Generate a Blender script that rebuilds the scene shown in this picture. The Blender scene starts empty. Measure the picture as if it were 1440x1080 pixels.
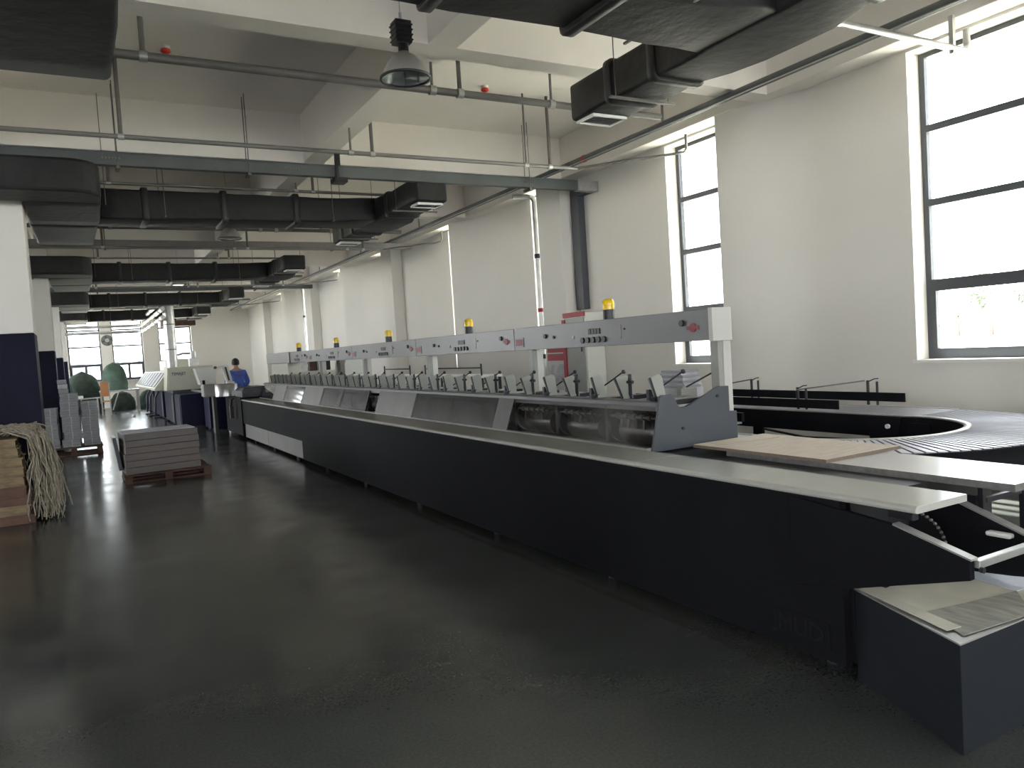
import bpy, bmesh, math, random
from mathutils import Vector, Matrix
random.seed(7)
S = bpy.context.scene
C = S.collection
PI = math.pi

# ------------------------------------------------------------------ camera
yaw, pitch, roll = math.radians(29.209), math.radians(-2.781), math.radians(-3.63)
fwd = Vector((math.sin(yaw)*math.cos(pitch), math.cos(yaw)*math.cos(pitch), math.sin(pitch)))
r0 = Vector((math.cos(yaw), -math.sin(yaw), 0)); u0 = r0.cross(fwd)
rr = math.cos(roll)*r0 + math.sin(roll)*u0
uu = -math.sin(roll)*r0 + math.cos(roll)*u0
cam = bpy.data.cameras.new('camera'); co = bpy.data.objects.new('camera', cam); C.objects.link(co)
mw = Matrix.Identity(4)
for i in range(3):
    mw[i][0] = rr[i]; mw[i][1] = uu[i]; mw[i][2] = -fwd[i]
mw[0][3], mw[1][3], mw[2][3] = 0, 0, 1.65
co.matrix_world = mw
cam.sensor_width = 36; cam.lens = 1076.96/1440*36; cam.clip_start = .05; cam.clip_end = 600
S.camera = co

# ------------------------------------------------------------------ world, sun, exposure
SKY = 12.5
w = bpy.data.worlds.new('sky'); S.world = w; w.use_nodes = True
bg = w.node_tree.nodes['Background']
bg.inputs[0].default_value = (.93, .965, 1, 1); bg.inputs[1].default_value = SKY
sl = bpy.data.lights.new('sun', 'SUN'); so = bpy.data.objects.new('sun', sl); C.objects.link(so)
sl.energy = 95; sl.angle = math.radians(1.2); sl.color = (1, .96, .88)
so.rotation_euler = Vector((-1, -.2, -3.6)).to_track_quat('-Z', 'Y').to_euler()
so.location = (20, -8, 40)
S.view_settings.view_transform = 'Standard'; S.view_settings.look = 'None'
S.view_settings.gamma = 1; S.view_settings.use_curve_mapping = False
S.view_settings.exposure = -0.18

# ------------------------------------------------------------------ materials
def mat(name, col, rough=.6, metal=0.0, spec=.5, bump=0.0, bscale=30, var=0.0, vscale=3, coat=0.0, trans=0.0,
        stretch=None, alpha=1.0):
    m = bpy.data.materials.new(name); m.use_nodes = True
    nt = m.node_tree; b = nt.nodes['Principled BSDF']
    b.inputs['Base Color'].default_value = (*col, 1); b.inputs['Roughness'].default_value = rough
    b.inputs['Metallic'].default_value = metal; b.inputs['Specular IOR Level'].default_value = spec
    b.inputs['Coat Weight'].default_value = coat
    b.inputs['Transmission Weight'].default_value = trans
    tc = nt.nodes.new('ShaderNodeTexCoord'); src = tc.outputs['Object']
    if stretch:
        mp = nt.nodes.new('ShaderNodeMapping'); mp.inputs['Scale'].default_value = stretch
        nt.links.new(src, mp.inputs[0]); src = mp.outputs[0]
    if var:
        n = nt.nodes.new('ShaderNodeTexNoise'); n.inputs['Scale'].default_value = vscale; n.inputs['Detail'].default_value = 5
        nt.links.new(src, n.inputs['Vector'])
        r = nt.nodes.new('ShaderNodeValToRGB')
        lo = [max(0, c*(1-var)) for c in col]; hi = [min(1, c*(1+var)) for c in col]
        r.color_ramp.elements[0].position = .3; r.color_ramp.elements[1].position = .7
        r.color_ramp.elements[0].color = (*lo, 1); r.color_ramp.elements[1].color = (*hi, 1)
        nt.links.new(n.outputs['Fac'], r.inputs[0]); nt.links.new(r.outputs[0], b.inputs['Base Color'])
    if bump:
        n2 = nt.nodes.new('ShaderNodeTexNoise'); n2.inputs['Scale'].default_value = bscale; n2.inputs['Detail'].default_value = 4
        nt.links.new(src, n2.inputs['Vector'])
        bp = nt.nodes.new('ShaderNodeBump'); bp.inputs['Strength'].default_value = bump; bp.inputs['Distance'].default_value = .02
        nt.links.new(n2.outputs['Fac'], bp.inputs['Height']); nt.links.new(bp.outputs[0], b.inputs['Normal'])
    return m

def sheet_glass(name, tint, gloss=.12, rough=.03, fr=.45):
    m = bpy.data.materials.new(name); m.use_nodes = True; nt = m.node_tree
    for n in list(nt.nodes): nt.nodes.remove(n)
    o = nt.nodes.new('ShaderNodeOutputMaterial'); t = nt.nodes.new('ShaderNodeBsdfTransparent')
    g = nt.nodes.new('ShaderNodeBsdfGlossy'); mx = nt.nodes.new('ShaderNodeMixShader')
    t.inputs[0].default_value = (*tint, 1); g.inputs['Roughness'].default_value = rough
    lw = nt.nodes.new('ShaderNodeLayerWeight'); lw.inputs[0].default_value = .35
    ma = nt.nodes.new('ShaderNodeMath'); ma.operation = 'MULTIPLY_ADD'; ma.inputs[1].default_value = fr; ma.inputs[2].default_value = gloss
    nt.links.new(lw.outputs['Fresnel'], ma.inputs[0]); nt.links.new(ma.outputs[0], mx.inputs[0])
    nt.links.new(t.outputs[0], mx.inputs[1]); nt.links.new(g.outputs[0], mx.inputs[2]); nt.links.new(mx.outputs[0], o.inputs[0])
    return m

M = {}
M['wall'] = mat('wall_paint', (.765, .742, .695), .85, bump=.05, bscale=60, var=.03, vscale=.6)
M['ceil'] = mat('ceiling_paint', (.86, .82, .765), .9, bump=.05, bscale=40, var=.04, vscale=.7)
M['dado'] = mat('navy_dado_paint', (.011, .012, .026), .6, spec=.1, var=.15, vscale=2)
M['navy'] = mat('navy_enamel', (.007, .009, .035), .4, spec=.15, var=.2, vscale=3)
M['charcoal'] = mat('charcoal_enamel', (.0095, .0098, .012), .6, spec=.05, var=.12, vscale=1.5)
M['charcoal2'] = mat('slate_enamel', (.015, .0175, .023), .6, spec=.15, bump=.08, bscale=300, var=.08)
M['slate'] = mat('machine_grey_blue', (.06, .068, .082), .45, var=.06)
M['black'] = mat('black_metal', (.012, .012, .014), .45)
M['dsteel'] = mat('dark_steel', (.035, .035, .042), .35, metal=.6, var=.2, vscale=12)
M['foam'] = mat('black_foam_insulation', (.013, .013, .0145), .6, spec=.35, bump=.5, bscale=9, var=.35, vscale=3)
M['foamb'] = mat('black_foam_joint', (.011, .011, .012), .5, bump=.4, bscale=14)
M['galv'] = mat('galvanised_steel', (.5, .5, .49), .38, metal=.75, var=.12, vscale=8)
M['pipe'] = mat('grey_painted_pipe', (.2, .192, .185), .45, metal=.3, var=.1, vscale=5)
M['tray'] = mat('cable_tray_grey', (.095, .105, .108), .5, metal=.2, var=.12, vscale=3)
M['rod'] = mat('threaded_rod', (.16, .15, .14), .5, metal=.5)
M['board'] = mat('white_board', (.68, .68, .67), .25, var=.03)
M['lam'] = mat('cream_laminate', (.4, .4, .372), .18, var=.03, vscale=4, spec=.5)
M['lamedge'] = mat('laminate_edge', (.28, .28, .26), .4)
M['ply'] = mat('plywood', (.58, .5, .41), .6, var=.1, vscale=6, stretch=(1, 6, 1))
M['plyedge'] = mat('plywood_edge', (.17, .13, .1), .7, var=.3, vscale=60, stretch=(1, 1, 8))
M['hop'] = mat('feeder_grey_green', (.3, .315, .29), .4, var=.05)
M['beam'] = mat('beam_grey', (.14, .14, .148), .35, var=.05, vscale=2)
M['beamlt'] = mat('beam_end_cream', (.5, .5, .47), .4)
M['cream'] = mat('cream_enamel', (.55, .55, .45), .4, var=.05)
M['creaml'] = mat('pale_enamel', (.68, .69, .65), .4, var=.03)
M['steel'] = mat('brushed_steel', (.55, .55, .56), .28, metal=.9, bump=.06, bscale=20, stretch=(1, 30, 30))
M['steelp'] = mat('steel_cover_panel', (.13, .126, .124), .4, metal=.5, bump=.06, bscale=5, var=.12, vscale=4)
M['smoke'] = sheet_glass('smoked_cover', (.85, .85, .86), .015, .04, .12)
M['haze'] = sheet_glass('scratched_cover', (.5, .5, .51), .05, .25, .3)
M['clear'] = sheet_glass('clear_cover', (.72, .73, .75), .16, .05)
M['glass'] = sheet_glass('window_glass', (.94, .96, .96), .03, .01)
M['wframe'] = mat('window_frame_grey', (.065, .07, .082), .45)
M['reveal'] = mat('reveal_white', (.82, .81, .78), .8)
M['yel'] = mat('yellow_lens', (.95, .62, .01), .15, trans=.25, spec=.6)
M['blk'] = mat('black_plastic', (.012, .013, .018), .4)
M['red'] = mat('red_plastic', (.2, .02, .03), .45)
M['redf'] = mat('faded_red', (.25, .06, .07), .5)
M['redp'] = mat('red_paint', (.36, .03, .045), .5)
M['redd'] = mat('red_cap', (.7, .03, .02), .4)
M['white'] = mat('white_plastic', (.8, .8, .78), .45)
M['wood'] = mat('pallet_wood', (.22, .165, .095), .8, bump=.3, bscale=30, var=.35, vscale=5, stretch=(1, 5, 5))
M['woodd'] = mat('old_pallet_wood', (.1, .055, .04), .8, bump=.3, bscale=30, var=.4, vscale=5)
M['rope'] = mat('pale_strapping', (.34, .3, .235), .7, var=.35, vscale=20)
M['paper'] = mat('paper_bundle', (.33, .34, .36), .7, var=.25, vscale=9, stretch=(1, 1, 12))
M['papert'] = mat('paper_top', (.5, .5, .53), .6, var=.2, vscale=9)
M['carton'] = mat('grey_carton_board', (.19, .17, .163), .75, var=.12, vscale=6, stretch=(1, 1, 30))
M['kraft'] = mat('pale_kraft_sheet', (.56, .55, .47), .6, var=.12, vscale=5)
M['kraftd'] = mat('stained_grey_sheet', (.3, .3, .27), .6, var=.3, vscale=7, stretch=(4, 1, 1))
M['bluepaper'] = mat('blue_white_sheet', (.62, .66, .75), .5, var=.05)
M['green'] = mat('green_tarp', (.1, .17, .13), .6, bump=.5, bscale=6, var=.3, vscale=3)
M['greend'] = mat('dark_green_sacks', (.05, .075, .062), .8, bump=.6, bscale=5, var=.4, vscale=4)
M['orange'] = mat('orange_plywood', (.5, .24, .1), .6)
M['skin'] = mat('skin', (.5, .3, .22), .6)
M['hair'] = mat('black_hair', (.015, .012, .012), .6, bump=.4, bscale=80)
M['shirt'] = mat('blue_shirt', (.09, .16, .55), .8, var=.15, vscale=10, bump=.2, bscale=12)
M['trouser'] = mat('dark_trousers', (.03, .035, .06), .8)
M['reflector'] = mat('lamp_reflector', (.5, .56, .54), .25, metal=.8)
M['alu'] = mat('spun_aluminium', (.5, .49, .47), .4, metal=.6)
M['bulb'] = mat('lamp_glass', (.7, .75, .73), .1, trans=.5)
M['leaf'] = mat('hazed_tree_leaves', (.4, .45, .38), .9, var=.15, vscale=1)  # albedo paled to stand in for distance haze and glare
M['ground'] = mat('pale_ground', (.5, .49, .42), .95, var=.2, vscale=.1)
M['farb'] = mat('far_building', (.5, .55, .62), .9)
M['rollers'] = mat('dark_rollers', (.13, .125, .115), .35, metal=.5, var=.3, vscale=14)
M['tedge'] = mat('board_edge', (.13, .125, .12), .7, var=.2, vscale=30)
M['emboss'] = mat('embossed_charcoal', (.014, .0145, .017), .6, spec=.06)
M['slat'] = mat('conveyor_slat', (.42, .42, .46), .3, metal=.75, var=.08, vscale=9)

# floor: dark green-grey epoxy, polished, worn
def floor_mat():
    m = bpy.data.materials.new('epoxy_floor'); m.use_nodes = True; nt = m.node_tree; b = nt.nodes['Principled BSDF']
    tc = nt.nodes.new('ShaderNodeTexCoord')
    def noise(scale, det, stretch=(1, 1, 1)):
        mp = nt.nodes.new('ShaderNodeMapping'); mp.inputs['Scale'].default_value = stretch
        n = nt.nodes.new('ShaderNodeTexNoise'); n.inputs['Scale'].default_value = scale; n.inputs['Detail'].default_value = det
        nt.links.new(tc.outputs['Object'], mp.inputs[0]); nt.links.new(mp.outputs[0], n.inputs['Vector']); return n.outputs['Fac']
    def ramp(f, a, bb, pa, pb):
        r = nt.nodes.new('ShaderNodeValToRGB'); r.color_ramp.elements[0].color = (*a, 1); r.color_ramp.elements[1].color = (*bb, 1)
        r.color_ramp.elements[0].position = pa; r.color_ramp.elements[1].position = pb; nt.links.new(f, r.inputs[0]); return r.outputs[0]
    base = ramp(noise(.5, 6), (.043, .048, .046), (.066, .071, .066), .35, .65)
    speck = ramp(noise(70, 3), (.78, .78, .78), (1.25, 1.25, 1.25), .35, .7)
    mx = nt.nodes.new('ShaderNodeMix'); mx.data_type = 'RGBA'; mx.blend_type = 'MULTIPLY'; mx.inputs[0].default_value = .6
    nt.links.new(base, mx.inputs[6]); nt.links.new(speck, mx.inputs[7])
    # worn pale scuffs running along the hall
    wear = ramp(noise(.35, 3, (1, .6, 1)), (0, 0, 0), (1, 1, 1), .5, .8)
    mx2 = nt.nodes.new('ShaderNodeMix'); mx2.data_type = 'RGBA'; mx2.inputs[7].default_value = (.1, .09, .075, 1)
    sc = nt.nodes.new('ShaderNodeMath'); sc.operation = 'MULTIPLY'; sc.inputs[1].default_value = .35
    nt.links.new(wear, sc.inputs[0]); nt.links.new(sc.outputs[0], mx2.inputs[0]); nt.links.new(mx.outputs[2], mx2.inputs[6])
    nt.links.new(mx2.outputs[2], b.inputs['Base Color'])
    rg = ramp(noise(1.7, 6), (.13, .13, .13), (.26, .26, .26), .3, .7)
    nt.links.new(rg, b.inputs['Roughness'])
    n2 = noise(2.5, 4, (1, 3.5, 1)); bp = nt.nodes.new('ShaderNodeBump'); bp.inputs['Strength'].default_value = .05; bp.inputs['Distance'].default_value = .01
    nt.links.new(n2, bp.inputs['Height']); nt.links.new(bp.outputs[0], b.inputs['Normal'])
    b.inputs['Specular IOR Level'].default_value = .5
    return m
M['floor'] = floor_mat()

# ------------------------------------------------------------------ geometry helpers
class G:
    def __init__(s): s.v = []; s.f = []; s.m = []; s.sm = []
    def add(s, vs, fs, mi=0, smooth=False):
        k = len(s.v); s.v += [tuple(v) for v in vs]; s.f += [tuple(i+k for i in f) for f in fs]
        s.m += [mi]*len(fs); s.sm += [smooth]*len(fs); return s
    def box(s, x0, x1, y0, y1, z0, z1, mi=0):
        x0, x1 = min(x0, x1), max(x0, x1); y0, y1 = min(y0, y1), max(y0, y1); z0, z1 = min(z0, z1), max(z0, z1)
        v = [(x0,y0,z0),(x1,y0,z0),(x1,y1,z0),(x0,y1,z0),(x0,y0,z1),(x1,y0,z1),(x1,y1,z1),(x0,y1,z1)]
        return s.add(v, [(0,3,2,1),(4,5,6,7),(0,1,5,4),(1,2,6,5),(2,3,7,6),(3,0,4,7)], mi)
    def obox(s, c, size, rot, mi=0):      # rot: Matrix 3x3
        c = Vector(c); hx, hy, hz = [a/2 for a in size]
        v = [c + rot @ Vector((a*hx, b*hy, d*hz)) for d in (-1, 1) for (a, b) in ((-1,-1),(1,-1),(1,1),(-1,1))]
        return s.add(v, [(0,3,2,1),(4,5,6,7),(0,1,5,4),(1,2,6,5),(2,3,7,6),(3,0,4,7)], mi)
    def prism(s, poly, ax, a, b, mi=0):   # poly in the two other axes, in order (x,y,z minus ax)
        def P(p, t):
            return {'x': (t, p[0], p[1]), 'y': (p[0], t, p[1]), 'z': (p[0], p[1], t)}[ax]
        n = len(poly); v = [P(p, a) for p in poly] + [P(p, b) for p in poly]
        f = [tuple(range(n))[::-1], tuple(range(n, 2*n))] + [(i, (i+1) % n, n+(i+1) % n, n+i) for i in range(n)]
        return s.add(v, f, mi)
    def cyl(s, p0, p1, r, n=12, mi=0, r1=None, caps=True):
        p0, p1 = Vector(p0), Vector(p1); d = (p1-p0).normalized(); q = d.to_track_quat('Z', 'Y').to_matrix()
        r1 = r if r1 is None else r1
        v = [p0 + q @ Vector((r*math.cos(2*PI*i/n), r*math.sin(2*PI*i/n), 0)) for i in range(n)]
        v += [p1 + q @ Vector((r1*math.cos(2*PI*i/n), r1*math.sin(2*PI*i/n), 0)) for i in range(n)]
        s.add(v, [(i, (i+1) % n, n+(i+1) % n, n+i) for i in range(n)], mi, True)
        if caps:
            s.add(v, [tuple(range(n))[::-1], tuple(range(n, 2*n))], mi)
        return s
    def tube(s, pts, r, n=8, mi=0):
        pts = [Vector(p) for p in pts]; N = len(pts); vs = []
        prev = None
        for i, p in enumerate(pts):
            d = (pts[min(i+1, N-1)] - pts[max(i-1, 0)]).normalized()
            if prev is None: q = d.to_track_quat('Z', 'Y').to_matrix(); xa = q @ Vector((1, 0, 0))
            else: xa = (prev - d*prev.dot(d)).normalized()
            prev = xa; ya = d.cross(xa)
            vs += [p + xa*r*math.cos(2*PI*k/n) + ya*r*math.sin(2*PI*k/n) for k in range(n)]
        fs = [(i*n+k, i*n+(k+1) % n, (i+1)*n+(k+1) % n, (i+1)*n+k) for i in range(N-1) for k in range(n)]
        s.add(vs, fs, mi, True)
        s.add(vs, [tuple(range(n))[::-1], tuple(range((N-1)*n, N*n))], mi); return s
    def lathe(s, c, prof, n=24, mi=0, smooth=True):     # prof: (r, z)
        vs = [(c[0]+r*math.cos(2*PI*k/n), c[1]+r*math.sin(2*PI*k/n), c[2]+z) for r, z in prof for k in range(n)]
        fs = [(i*n+k, i*n+(k+1) % n, (i+1)*n+(k+1) % n, (i+1)*n+k) for i in range(len(prof)-1) for k in range(n)]
        return s.add(vs, fs, mi, smooth)
    def loft(s, rings, mi=0, smooth=True, caps=True):
        n = len(rings[0]); vs = [p for r in rings for p in r]
        fs = [(i*n+k, i*n+(k+1) % n, (i+1)*n+(k+1) % n, (i+1)*n+k) for i in range(len(rings)-1) for k in range(n)]
        s.add(vs, fs, mi, smooth)
        if caps: s.add(vs, [tuple(range(n))[::-1], tuple(range((len(rings)-1)*n, len(rings)*n))], mi)
        return s
    def build(s, name, mats, parent=None, origin=None, bevel=0, label=None):
        if isinstance(mats, str): mats = [mats]
        org = Vector(origin) if origin is not None else (Vector(parent['_o']) if parent is not None else Vector((0, 0, 0)))
        me = bpy.data.meshes.new(name)
        me.from_pydata([tuple(Vector(v)-org) for v in s.v], [], s.f)
        for m in mats: me.materials.append(M[m])
        me.polygons.foreach_set('material_index', s.m); me.polygons.foreach_set('use_smooth', s.sm)
        bm = bmesh.new(); bm.from_mesh(me); bmesh.ops.recalc_face_normals(bm, faces=bm.faces); bm.to_mesh(me); bm.free()
        o = bpy.data.objects.new(name, me); C.objects.link(o); o['_o'] = tuple(org)
        if parent is not None:
            o.parent = parent; o.location = org - Vector(parent['_o'])
        else: o.location = org
        if bevel:
            b = o.modifiers.new('bevel', 'BEVEL'); b.width = bevel; b.segments = 2; b.limit_method = 'ANGLE'; b.angle_limit = .7
        if label: o['label'] = label
        return o

def root(name, loc, label=None, cat=None, group=None, kind=None):
    o = bpy.data.objects.new(name, None); C.objects.link(o); o.location = loc; o['_o'] = tuple(loc); o.empty_display_size = .1
    return tag(o, label, cat, group, kind)
def tag(o, label=None, cat=None, group=None, kind=None):
    if label: o['label'] = label
    if cat: o['category'] = cat
    if group: o['group'] = group
    if kind: o['kind'] = kind
    return o
def struct(o): o['kind'] = 'structure'; return o
def dup(r, loc, label=None):
    def cp(o, par):
        c = o.copy(); C.objects.link(c)
        if par is not None: c.parent = par
        for ch in [x for x in o.children]: cp(ch, c)
        return c
    n = cp(r, None); n.location = loc; n['_o'] = tuple(loc)
    if label: n['label'] = label
    return n
def rz(a): return Matrix.Rotation(a, 3, 'Z')
def text(name, s, size, loc, rot, m, parent=None, extrude=.002, sx=1):
    cu = bpy.data.curves.new(name, 'FONT'); cu.body = s; cu.size = size; cu.extrude = extrude; cu.align_x = 'CENTER'; cu.align_y = 'CENTER'
    cu.resolution_u = 2
    cu.materials.append(M[m]); tmp = bpy.data.objects.new(name, cu); me = bpy.data.meshes.new_from_object(tmp)
    bpy.data.objects.remove(tmp); o = bpy.data.objects.new(name, me); C.objects.link(o)
    o.rotation_euler = rot; o.scale = (sx, 1, 1)
    if parent is not None: o.parent = parent; o.location = Vector(loc) - Vector(parent['_o'])
    else: o.location = loc
    return o
#=SETTING=
# ------------------------------------------------------------------ the setting
YF, YB, XL = 40.0, -7.0, -10.0
XC, XW = 7.2, 7.5                      # column / pier face, recessed wall face
ZB, ZS = 4.39, 5.05                    # beam soffit, slab
BAY = 8.05
COLY = [10.84 + BAY*k for k in range(-2, 4)]
g = G(); g.box(XL-.2, XW+.3, YB-.2, YF+.3, -.2, 0); struct(g.build('floor', 'floor'))

ceil_ = struct(root('ceiling', (0, 0, ZB)))
G().box(XL-.2, XW+.3, YB-.2, YF+.3, ZS, ZS+.2).build('slab', 'ceil', ceil_)
for k in range(-2, 4):
    y = 10.84 + BAY*k
    if y < YF: G().box(XL, XC, y-.08, y+.36, ZB, ZS).build('cross_beam', 'ceil', ceil_)
    y2 = 6.36 + BAY*k
    if YB < y2 < YF: G().box(XL, XC, y2, y2+.27, ZB, ZS).build('cross_beam', 'ceil', ceil_)
G().box(2.92, 3.2, YB, YF, ZB+.0015, ZS+.001).build('longitudinal_beam', 'ceil', ceil_)
G().box(-1.0, -.66, YB, YF, ZB+.002, ZS+.001).build('longitudinal_beam', 'ceil', ceil_, bevel=.01)
G().box(-5.2, -4.9, YB, YF, ZB, ZS+.001).build('longitudinal_beam', 'ceil', ceil_, bevel=.01)
G().box(XC, XW+.3, YB, YF, ZB, ZS+.001).build('edge_beam', 'ceil', ceil_, bevel=.01)

# columns of the left row (navy up to 2.18 m), and the wall columns on the right
for k, y in enumerate(COLY):
    o = root('column', (-.81, y+.35, 0), 'square white column with a navy painted lower half, %s' %
             ('out of view behind the camera' if k < 2 else ['nearest, above the wooden pallets', 'second, behind the stacked book bundles', 'third along the aisle', 'farthest along the aisle'][k-2]), None, None, 'structure')
    G().box(-1.16, -.46, y, y+.7, 0, 2.18).build('painted_base', 'dado', o, bevel=.012)
    G().box(-1.16, -.46, y, y+.7, 2.18, ZS).build('shaft', 'wall', o, bevel=.012)
WIN_R = []
for k in range(-2, 4):
    b = 10.84 + BAY*k
    if k == -1: WIN_R += [(3.55, 4.84), (7.0, 8.52)]
    elif k == 0: WIN_R += [(11.65, 12.28), (14.5, 15.95)]
    elif k == 1: WIN_R += [(b+.78, b+1.4), (b+4.2, b+5.2)]
    elif k == 3: pass
    else: WIN_R += [(b+.78, b+1.9), (b+4.2, b+5.2)]
WIN_R = [w_ for w_ in WIN_R if w_[0] > YB+.3 and w_[1] < YF-.5]
Z0, Z1 = 1.22, 4.36
def wall_with_windows(name, ax, t0, t1, a0, a1, wins, z0=Z0, z1=Z1, top=ZS):
    g = G()
    def bx(a, b, c, d):
        if b-a < 1e-4: return
        g.box(t0, t1, a, b, c, d) if ax == 'x' else g.box(a, b, t0, t1, c, d)
    bx(a0, a1, -.1, z0); bx(a0, a1, z1, top)
    c = a0
    for (p, q) in sorted(wins): bx(c, p, z0, z1); c = q
    bx(c, a1, z0, z1)
    return struct(g.build(name, 'wall'))
wr = wall_with_windows('wall_right', 'x', XW, XW+.3, YB, YF, WIN_R)
for k in range(-2, 4):
    b = 10.84 + BAY*k
    if b+.7 < YF: G().box(XC, XW, b, b+.75, 0, ZB).build('pilaster', 'wall', wr, bevel=.01)
    if YB < b-4.85 and b-3.6 < YF: 
        K = 14; cur = [(XC+(XW-XC)*(3*(i/K)**2-2*(i/K)**3), b-3.72-1.15*i/K) for i in range(K+1)]; g = G()
        vs = [(px_, py_, z_) for z_ in (0, ZB) for (px_, py_) in cur]
        g.add(vs, [(i, i+1, K+2+i, K+1+i) for i in range(K)], 0, True)
        g.add([(XC, b-3.62, 0), (XC, b-3.72, 0), (XC, b-3.72, ZB), (XC, b-3.62, ZB), (XW, b-3.62, 0), (XW, b-3.62, ZB)], [(0,1,2,3), (0,3,5,4)])
        g.build('pier', 'wall', wr)
WIN_F = [(-2.9, -1.5), (-.47, .86), (1.32, 2.62), (3.3, 4.76)]
wall_with_windows('wall_far', 'y', YF, YF+.3, XL, XW, WIN_F)
wall_with_windows('wall_back', 'y', YB-.3, YB, XL, XW, [(-8.5, -6), (-4.5, -2), (0, 2.5), (4, 6.5)])
wall_with_windows('wall_left', 'x', XL-.3, XL, YB, YF, [(-6, -3), (-1.5, 1.0)] + [(18.6+4.2*k, 22.5+4.2*k) for k in range(5)])  # near pair of openings is unseen, added to brighten the ceiling

def window(n, ax, p, q, depth_in, out, near):
    # ax 'x': window in the right or left wall, spans y p..q; frame plane at depth_in
    r_ = struct(root('window_%d' % n, (depth_in if ax == 'x' else (p+q)/2, (p+q)/2 if ax == 'x' else depth_in, Z0)))
    d = .06
    def bx(g, a, b, c, e, w0=0, w1=d):
        if ax == 'x': g.box(depth_in+w0*out, depth_in+w1*out, a, b, c, e)
        else: g.box(a, b, depth_in+w0*out, depth_in+w1*out, c, e)
    fr = G(); t = .06
    bx(fr, p, p+t, Z0+.03, Z1); bx(fr, q-t, q, Z0+.03, Z1); bx(fr, p+t, q-t, Z1-.05, Z1); bx(fr, p+t, q-t, Z0+.03, Z0+.085)
    fo = fr.build('frame', 'wframe', r_)
    bars = [3.6, 2.85, 2.03]
    for z in bars:
        g = G(); bx(g, p+t, q-t, z-.035, z+.035, 0, d+.01); g.build('glazing_bar', 'wframe', r_)
    if ax == 'y':
        g = G(); bx(g, (p+q)/2-.05, (p+q)/2+.05, Z0+.085, 1.995, 0, d); g.build('mullion', 'wframe', r_)
    # opening sash in the lowest row
    g = G(); a, b, c, e = p+t, q-t, Z0+.085, 1.995
    for (u0_, u1_, v0_, v1_) in ((a, a+.05, c, e), (b-.05, b, c, e), (a+.05, b-.05, c, c+.05), (a+.05, b-.05, e-.05, e)):
        bx(g, u0_, u1_, v0_, v1_, -.02, .03)
    g.build('sash', 'wframe', r_)
    zz = [Z1-.05] + bars + [Z0+.085]
    for i in range(4):
        g = G(); bx(g, p+t, q-t, zz[i+1]+.03, zz[i]-.03, .03, .036); g.build('pane', 'glass', r_)
    g = G()
    if ax == 'x': g.box(XW-.03*out if out > 0 else XL+.03, depth_in+.1*out, p-.03, q+.03, Z0, Z0+.03)
    else: g.box(p-.03, q+.03, depth_in-out*(.25 if near else .2), depth_in+.1*out, Z0, Z0+.03)
    g.build('sill', 'reveal', r_)
    return r_
n = 1
for (p, q) in WIN_R: window(n, 'x', p, q, XW+.2, 1, 0); n += 1
for (p, q) in WIN_F: window(n, 'y', p, q, YF+.2, 1, 1); n += 1

# outside the windows
tag(G().box(7.9, 260, -120, 320, -1.2, -1.0).box(-200, 7.9, 40.6, 320, -1.2, -1.0).build('ground', 'ground'), kind='structure')
def tree(x, y, h, label):
    t = root('tree', (x, y, -1), label, 'tree')
    G().cyl((x, y, -1), (x, y, h*.5), .14, 8, 0, .08).build('trunk', 'woodd', t)
    g = G(); rnd = random.Random(int(x*7+y*3))
    for i in range(420):
        a = rnd.random()*2*PI; rad = h*.3*math.sqrt(rnd.random()); zz = -1 + h*(.3+.7*rnd.random()); f = math.sin(PI*min(1, max(.05, (zz+1-h*.3)/(h*.75))))
        c = Vector((x+rad*f*math.cos(a), y+rad*f*math.sin(a), zz)); s_ = h*.035
        q = Matrix.Rotation(rnd.random()*6, 3, 'X') @ Matrix.Rotation(rnd.random()*6, 3, 'Z')
        g.add([c+q @ Vector(v)*s_ for v in ((-1,-1,0),(1,-1,.3),(1,1,0),(-1,1,.3))], [(0,1,2,3)])
    o = g.build('foliage', 'leaf', t); o['kind'] = 'stuff'
for i, (x, y, h, lb) in enumerate([(150, 93, 11, 'tall pale bluish tree far beyond the nearest window, left one'), (152, 84, 12, 'tall pale bluish tree far beyond the nearest window, tallest'), (150, 75, 11.5, 'tall pale tree far beyond the nearest window, third'), (118, 74, 4.5, 'low pale tree far outside the nearest window, at the left of the pane'), (116, 68, 5, 'low pale round tree far outside the nearest window, mid pane'), (114, 62, 4.8, 'low pale tree far outside the nearest window, at the right of the pane'), (112, 55, 5, 'low pale tree at the far right outside the nearest window')]):
    tree(x, y, h, lb)
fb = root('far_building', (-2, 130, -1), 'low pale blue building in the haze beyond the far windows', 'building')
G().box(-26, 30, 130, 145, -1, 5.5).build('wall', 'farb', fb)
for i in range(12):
    G().box(-24+4.5*i, -22+4.5*i, 129.9, 130.1, 1.2, 3.2).build('window', 'wframe', fb)
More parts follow.
